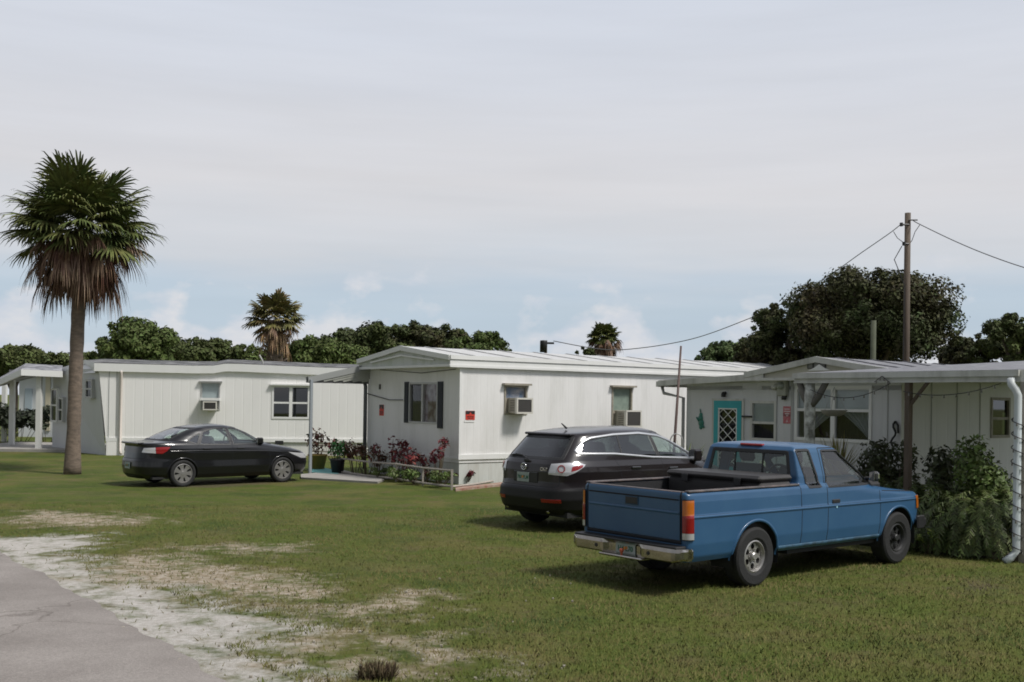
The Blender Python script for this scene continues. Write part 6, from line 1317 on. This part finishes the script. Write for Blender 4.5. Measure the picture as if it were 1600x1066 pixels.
# ------------------------------------------------------------------ black crossover
def suv():
    rt = empty('crossover_car', (.9418, 17.2574, 0), .6737); tag(rt, 'black crossover car with chrome window outline parked behind the blue truck', 'car', 'parked black cars')
    BK = mat('brownish_black_car_paint', (.014, .0105, .011), .3, coat=.55, spec=.3)
    rear = [(.28, -.84), (.36, -.925), (.52, -.965), (.66, -.955), (.705, -.915), (.78, -.90), (.95, -.895), (1.06, -.865), (1.12, -.82), (1.47, -.50), (1.515, -.45), (1.54, -.40), (1.56, -.28), (1.60, .08), (1.635, .55), (1.647, 1.05)]
    front = [(.28, 3.55), (.40, 3.66), (.55, 3.70), (.70, 3.65), (.80, 3.52), (.90, 3.22), (.98, 2.95), (1.04, 2.76), (1.10, 2.60), (1.14, 2.50), (1.30, 2.16), (1.45, 1.84), (1.55, 1.62), (1.60, 1.45), (1.63, 1.30), (1.647, 1.08)]
    wid = [(.28, .86), (.36, .915), (.52, .955), (.75, .935), (.95, .930), (1.03, .915), (1.12, .865), (1.20, .84), (1.50, .70), (1.55, .665), (1.59, .60), (1.62, .48), (1.647, .15)]
    B_ = Loft(rear, front, wid, 5.4, 4.0, .014, N=660, step=.016); ar = .405; AZ = .365
    dlo = [(-.46, 1.235), (0.25, 1.222), (1.10, 1.15), (1.9, 1.12), (2.40, 1.105), (2.22, 1.20), (1.75, 1.41), (1.40, 1.50), (.95, 1.545), (.35, 1.525), (-.15, 1.475), (-.31, 1.42), (-.50, 1.27)]
    hole = np.zeros(len(B_.F), bool)
    for sd in 'LR':
        for p in (dlo, circ(0, AZ, ar), circ(2.75, AZ, ar)): hole |= B_.region(sd, p)
    rw = [(-.66, 1.15), (.66, 1.15), (.57, 1.48), (-.57, 1.48)]; ws = [(-.74, 1.15), (.74, 1.15), (.60, 1.56), (-.60, 1.56)]
    hole |= B_.region('B', rw) & (B_.C[:, 2] > 1.12); hole |= B_.region('F', ws) & (B_.C[:, 0] > 1.4)
    C = B_.C
    D1 = {s: B_.region(s, [(1.33, .36), (2.30, .36), (2.38, .70), (2.36, 1.09), (1.1, 1.14), (1.28, .9)]) & ~hole for s in 'LR'}
    D2 = {s: B_.region(s, [(.46, .36), (1.32, .36), (1.28, 1.13), (.18, 1.22), (.34, .85)]) & ~hole & ~D1[s] for s in 'LR'}
    tgt = (C[:, 0] < -.30) & (np.abs(C[:, 1]) < .70-.1*(C[:, 2] > 1.1)) & (C[:, 2] > .71) & (C[:, 2] < 1.56)
    bump = (C[:, 0] < -.36) & (C[:, 2] < .70); hood = (C[:, 0] > 2.52) & (np.abs(C[:, 1]) < .72) & (B_.FN[:, 2] > .45)
    body = ~(hole | D1['L'] | D1['R'] | D2['L'] | D2['R'] | tgt | bump | hood)
    B_.build('body', body, BK, rt, True); B_.build('tailgate', tgt & ~hole, BK, rt); B_.build('rear_bumper', bump & ~hole, mat('satin_black_bumper', (.010, .0095, .010), .45, spec=.3), rt); B_.build('bonnet', hood & ~hole, BK, rt)
    GB = lambda a, b_: None
    for sd in 'LR':
        sg = 1 if sd == 'L' else -1
        for D, hx, hz in ((D1, 1.42, .97), (D2, .55, 1.0)):
            d = B_.build('door', D[sd], BK, rt); p = B_.pt(sd, hx+.08, hz, .014); MB().box((hx-.01, p[1]-.016, hz-.018), (hx+.20, p[1]+.016, hz+.018), bev=.012).build('handle', mat('glossy_black_handle', (.03, .03, .03), .12, coat=1), d)
        B_.patch('quarter_window', sd, [(-.44, 1.235), (.40, 1.215)], [(-.47, 1.27), (-.30, 1.42), (.30, 1.52), (.42, 1.528)], M_tint, rt, -.004)
        B_.patch('rear_side_window', sd, [(.42, 1.213), (1.20, 1.145)], [(.44, 1.533), (.95, 1.545), (1.14, 1.53)], M_tint, rt, -.004)
        B_.patch('front_window', sd, [(1.30, 1.143), (2.36, 1.107)], [(1.24, 1.522), (1.42, 1.497), (1.75, 1.41), (2.22, 1.20), (2.37, 1.12)], M_cgl, rt, -.004)
        g = MB(); B_.strip('', sd, [(1.25, 1.14), (1.19, 1.52)], .085, .002, None, None, False, g); B_.strip('', sd, [(.41, 1.20), (.43, 1.53)], .035, .001, None, None, False, g); B_.strip('', sd, dlo, .05, .002, None, None, True, g); g.build('window_pillar', M_black, rt, fix=True)
        B_.strip('chrome_trim', sd, dlo, .042, .009, mat('satin_chrome', (.62, .62, .62), .38, 1.), rt, True)
        for L in ([(1.32, .38), (1.28, 1.10)], [(.46, .38), (.33, .85), (.22, 1.20)], [(2.30, .38), (2.38, .70), (2.36, 1.08)]): B_.strip('panel_gap', sd, L, .01, .0012, mat('gap_black', (.006, .008, .012), .8), rt)
        for cx in (0, 2.75): B_.strip('wheel_arch_lip', sd, circ(cx, AZ, ar+.008, -6, 186), .04, .014, BK, rt)
        B_.strip('sill_moulding', sd, [(.44, .40), (2.32, .40)], .10, .012, M_black, rt)
        w_ = 'b'+sd; tl = B_.patch('tail_light', w_, [(.53, .91), (.84, .895), (.98, .95), (1.10, 1.03)], [(.55, 1.07), (.80, 1.095), (1.0, 1.09), (1.12, 1.065)], M_clr, rt, .008, 26, 10)
        B_.patch('red_lens', w_, [(.90, .96), (1.0, .985), (1.08, 1.03)], [(.90, 1.03), (1.0, 1.06), (1.08, 1.055)], M_red, tl, .012, 12, 5)
        c_ = np.array(B_.pt('b'+sd, .74, 1.0, .011)); nn = Vector(B_.nrm('b'+sd, .74, 1.0)); Mq = Matrix.Translation(c_) @ nn.to_track_quat('Z', 'Y').to_matrix().to_4x4(); rg = MB(); rg.lathe([(.062, 0), (.062, .006), (.045, .006), (.045, 0)], 28, 'z'); rg.v = [np.array([tuple(Mq @ Vector(q)) for q in v]) for v in rg.v]; rg.build('lamp_ring', mat('lamp_ring_red', (.28, .06, .06), .2), tl)
        B_.patch('bumper_reflector', w_, [(.45, .475), (.80, .475)], [(.45, .53), (.80, .53)], M_red, rt, .006, 12, 4)
        B_.patch('headlight', 'f'+sd, [(.50, .72), (1.10, .78)], [(.50, .84), (1.16, .90)], M_clr, rt, .007, 18, 8)
        p = B_.pt(sd, 2.12, 1.13); mirror(rt, 2.14, p[1]+sg*.03, 1.16, BK, M_chrome, sg, 1.35)
        e = MB(); e.tube([(-.70, sg*.50, .34), (-.875, sg*.50, .325)], .035, 14); e.build('exhaust_tip', M_chromed, rt, True)
    well(rt, 0, AZ, ar+.005, .90, .55); well(rt, 2.75, AZ, ar+.005, .90, .55)
    B_.patch('windscreen', 'F', [(-.74, 1.15), (.74, 1.15)], [(-.60, 1.56), (.60, 1.56)], M_cgl, rt, -.004); B_.patch('rear_window', 'B', [(-.66, 1.15), (.66, 1.15)], [(-.57, 1.48), (.57, 1.48)], M_tint, rt, -.004)
    fr = MB(); B_.strip('', 'B', rw, .05, .003, None, None, True, fr); B_.strip('', 'F', ws, .04, .003, None, None, True, fr); fr.build('screen_seal', M_black, rt, fix=True)
    g = MB(); B_.strip('', 'B', [(-.71, 1.05), (-.70, .74), (-.6, .71), (.6, .71), (.70, .74), (.71, 1.05)], .012, .0012, None, None, False, g); g.build('tailgate_gap', mat('gap_black', (.006, .008, .012), .8), rt, fix=True)
    s = MB(); s.box((-.49, -.56, 1.50), (-.26, .56, 1.54), bev=.018); s.build('roof_spoiler', BK, rt)
    pr_ = [(-.02, .02), (-.2, .05), (-.36, .10), (-.50, .0)]; w = MB(); a = [np.array(B_.pt('B', y, z, .02)) for y, z in ((.05, 1.115), (.20, 1.16), (.38, 1.17), (.50, 1.15))]; w.tube([tuple(p) for p in a], .014, 6); w.box((-.87, -.03, 1.08), (-.84, .10, 1.13), bev=.01); w.build('rear_wiper', M_black, rt)
    # plate, emblem, badge
    Rm = Matrix(((0, 0, -1, 0), (-1, 0, 0, 0), (0, 1, 0, 0), (0, 0, 0, 1)))
    MB().box((-.912, -.30, .76), (-.89, .30, .93), bev=.01).build('plate_recess', mat('recess_black', (.01, .01, .011), .4), rt); plate(rt, Matrix.Translation((-.914, 0.05, .84)) @ Rm, '787 FLM', True)
    em = MB(); P = [(-.905-.012*(0), .05+.062*math.cos(t), 1.005+.05*math.sin(t)) for t in np.linspace(0, 2*math.pi, 33)]; em.tube(P, .008, 6, cap=False); em.tube([(-.905, .05-.058, 1.015), (-.907, .05-.025, 1.008), (-.909, .05, .982), (-.907, .05+.025, 1.008), (-.905, .05+.058, 1.015)], .007, 6); em.build('emblem', M_chrome, rt, True)
    p = B_.pt('B', -.42, .98, .006); text('badge', 'CX-7', .075, M_chrome, rt, Matrix.Translation(p) @ Rm, .003)
    an = MB(); an.tube([(-.05, 0, 1.61), (-.16, 0, 1.69)], [.02, .008], 8); an.build('antenna', M_black, rt)
    u = MB(); u.box((-.7, -.78, .24), (3.4, .78, .32)); u.tube([(0, -.75, AZ), (0, .75, AZ)], .035, 8); u.box((-.80, -.2, .28), (-.5, .5, .42), bev=.05); u.build('underbody', M_dark, rt)
    MB().box((-.6, -.76, .52), (2.6, .76, .55)).build('cabin_floor', M_dark, rt)
    seats(rt, (1.15,), .38, .62, mat('grey_seat_cloth', (.06, .062, .065)), .5, .66, .30); dash(rt, 2.1, 1.12, .74, M_black)
    for x in (0, 2.75):
        for sg in (1, -1): wheel(rt, x, sg*.80, .368, sg, .235, .235, 'spoke5', M_silc)
suv()
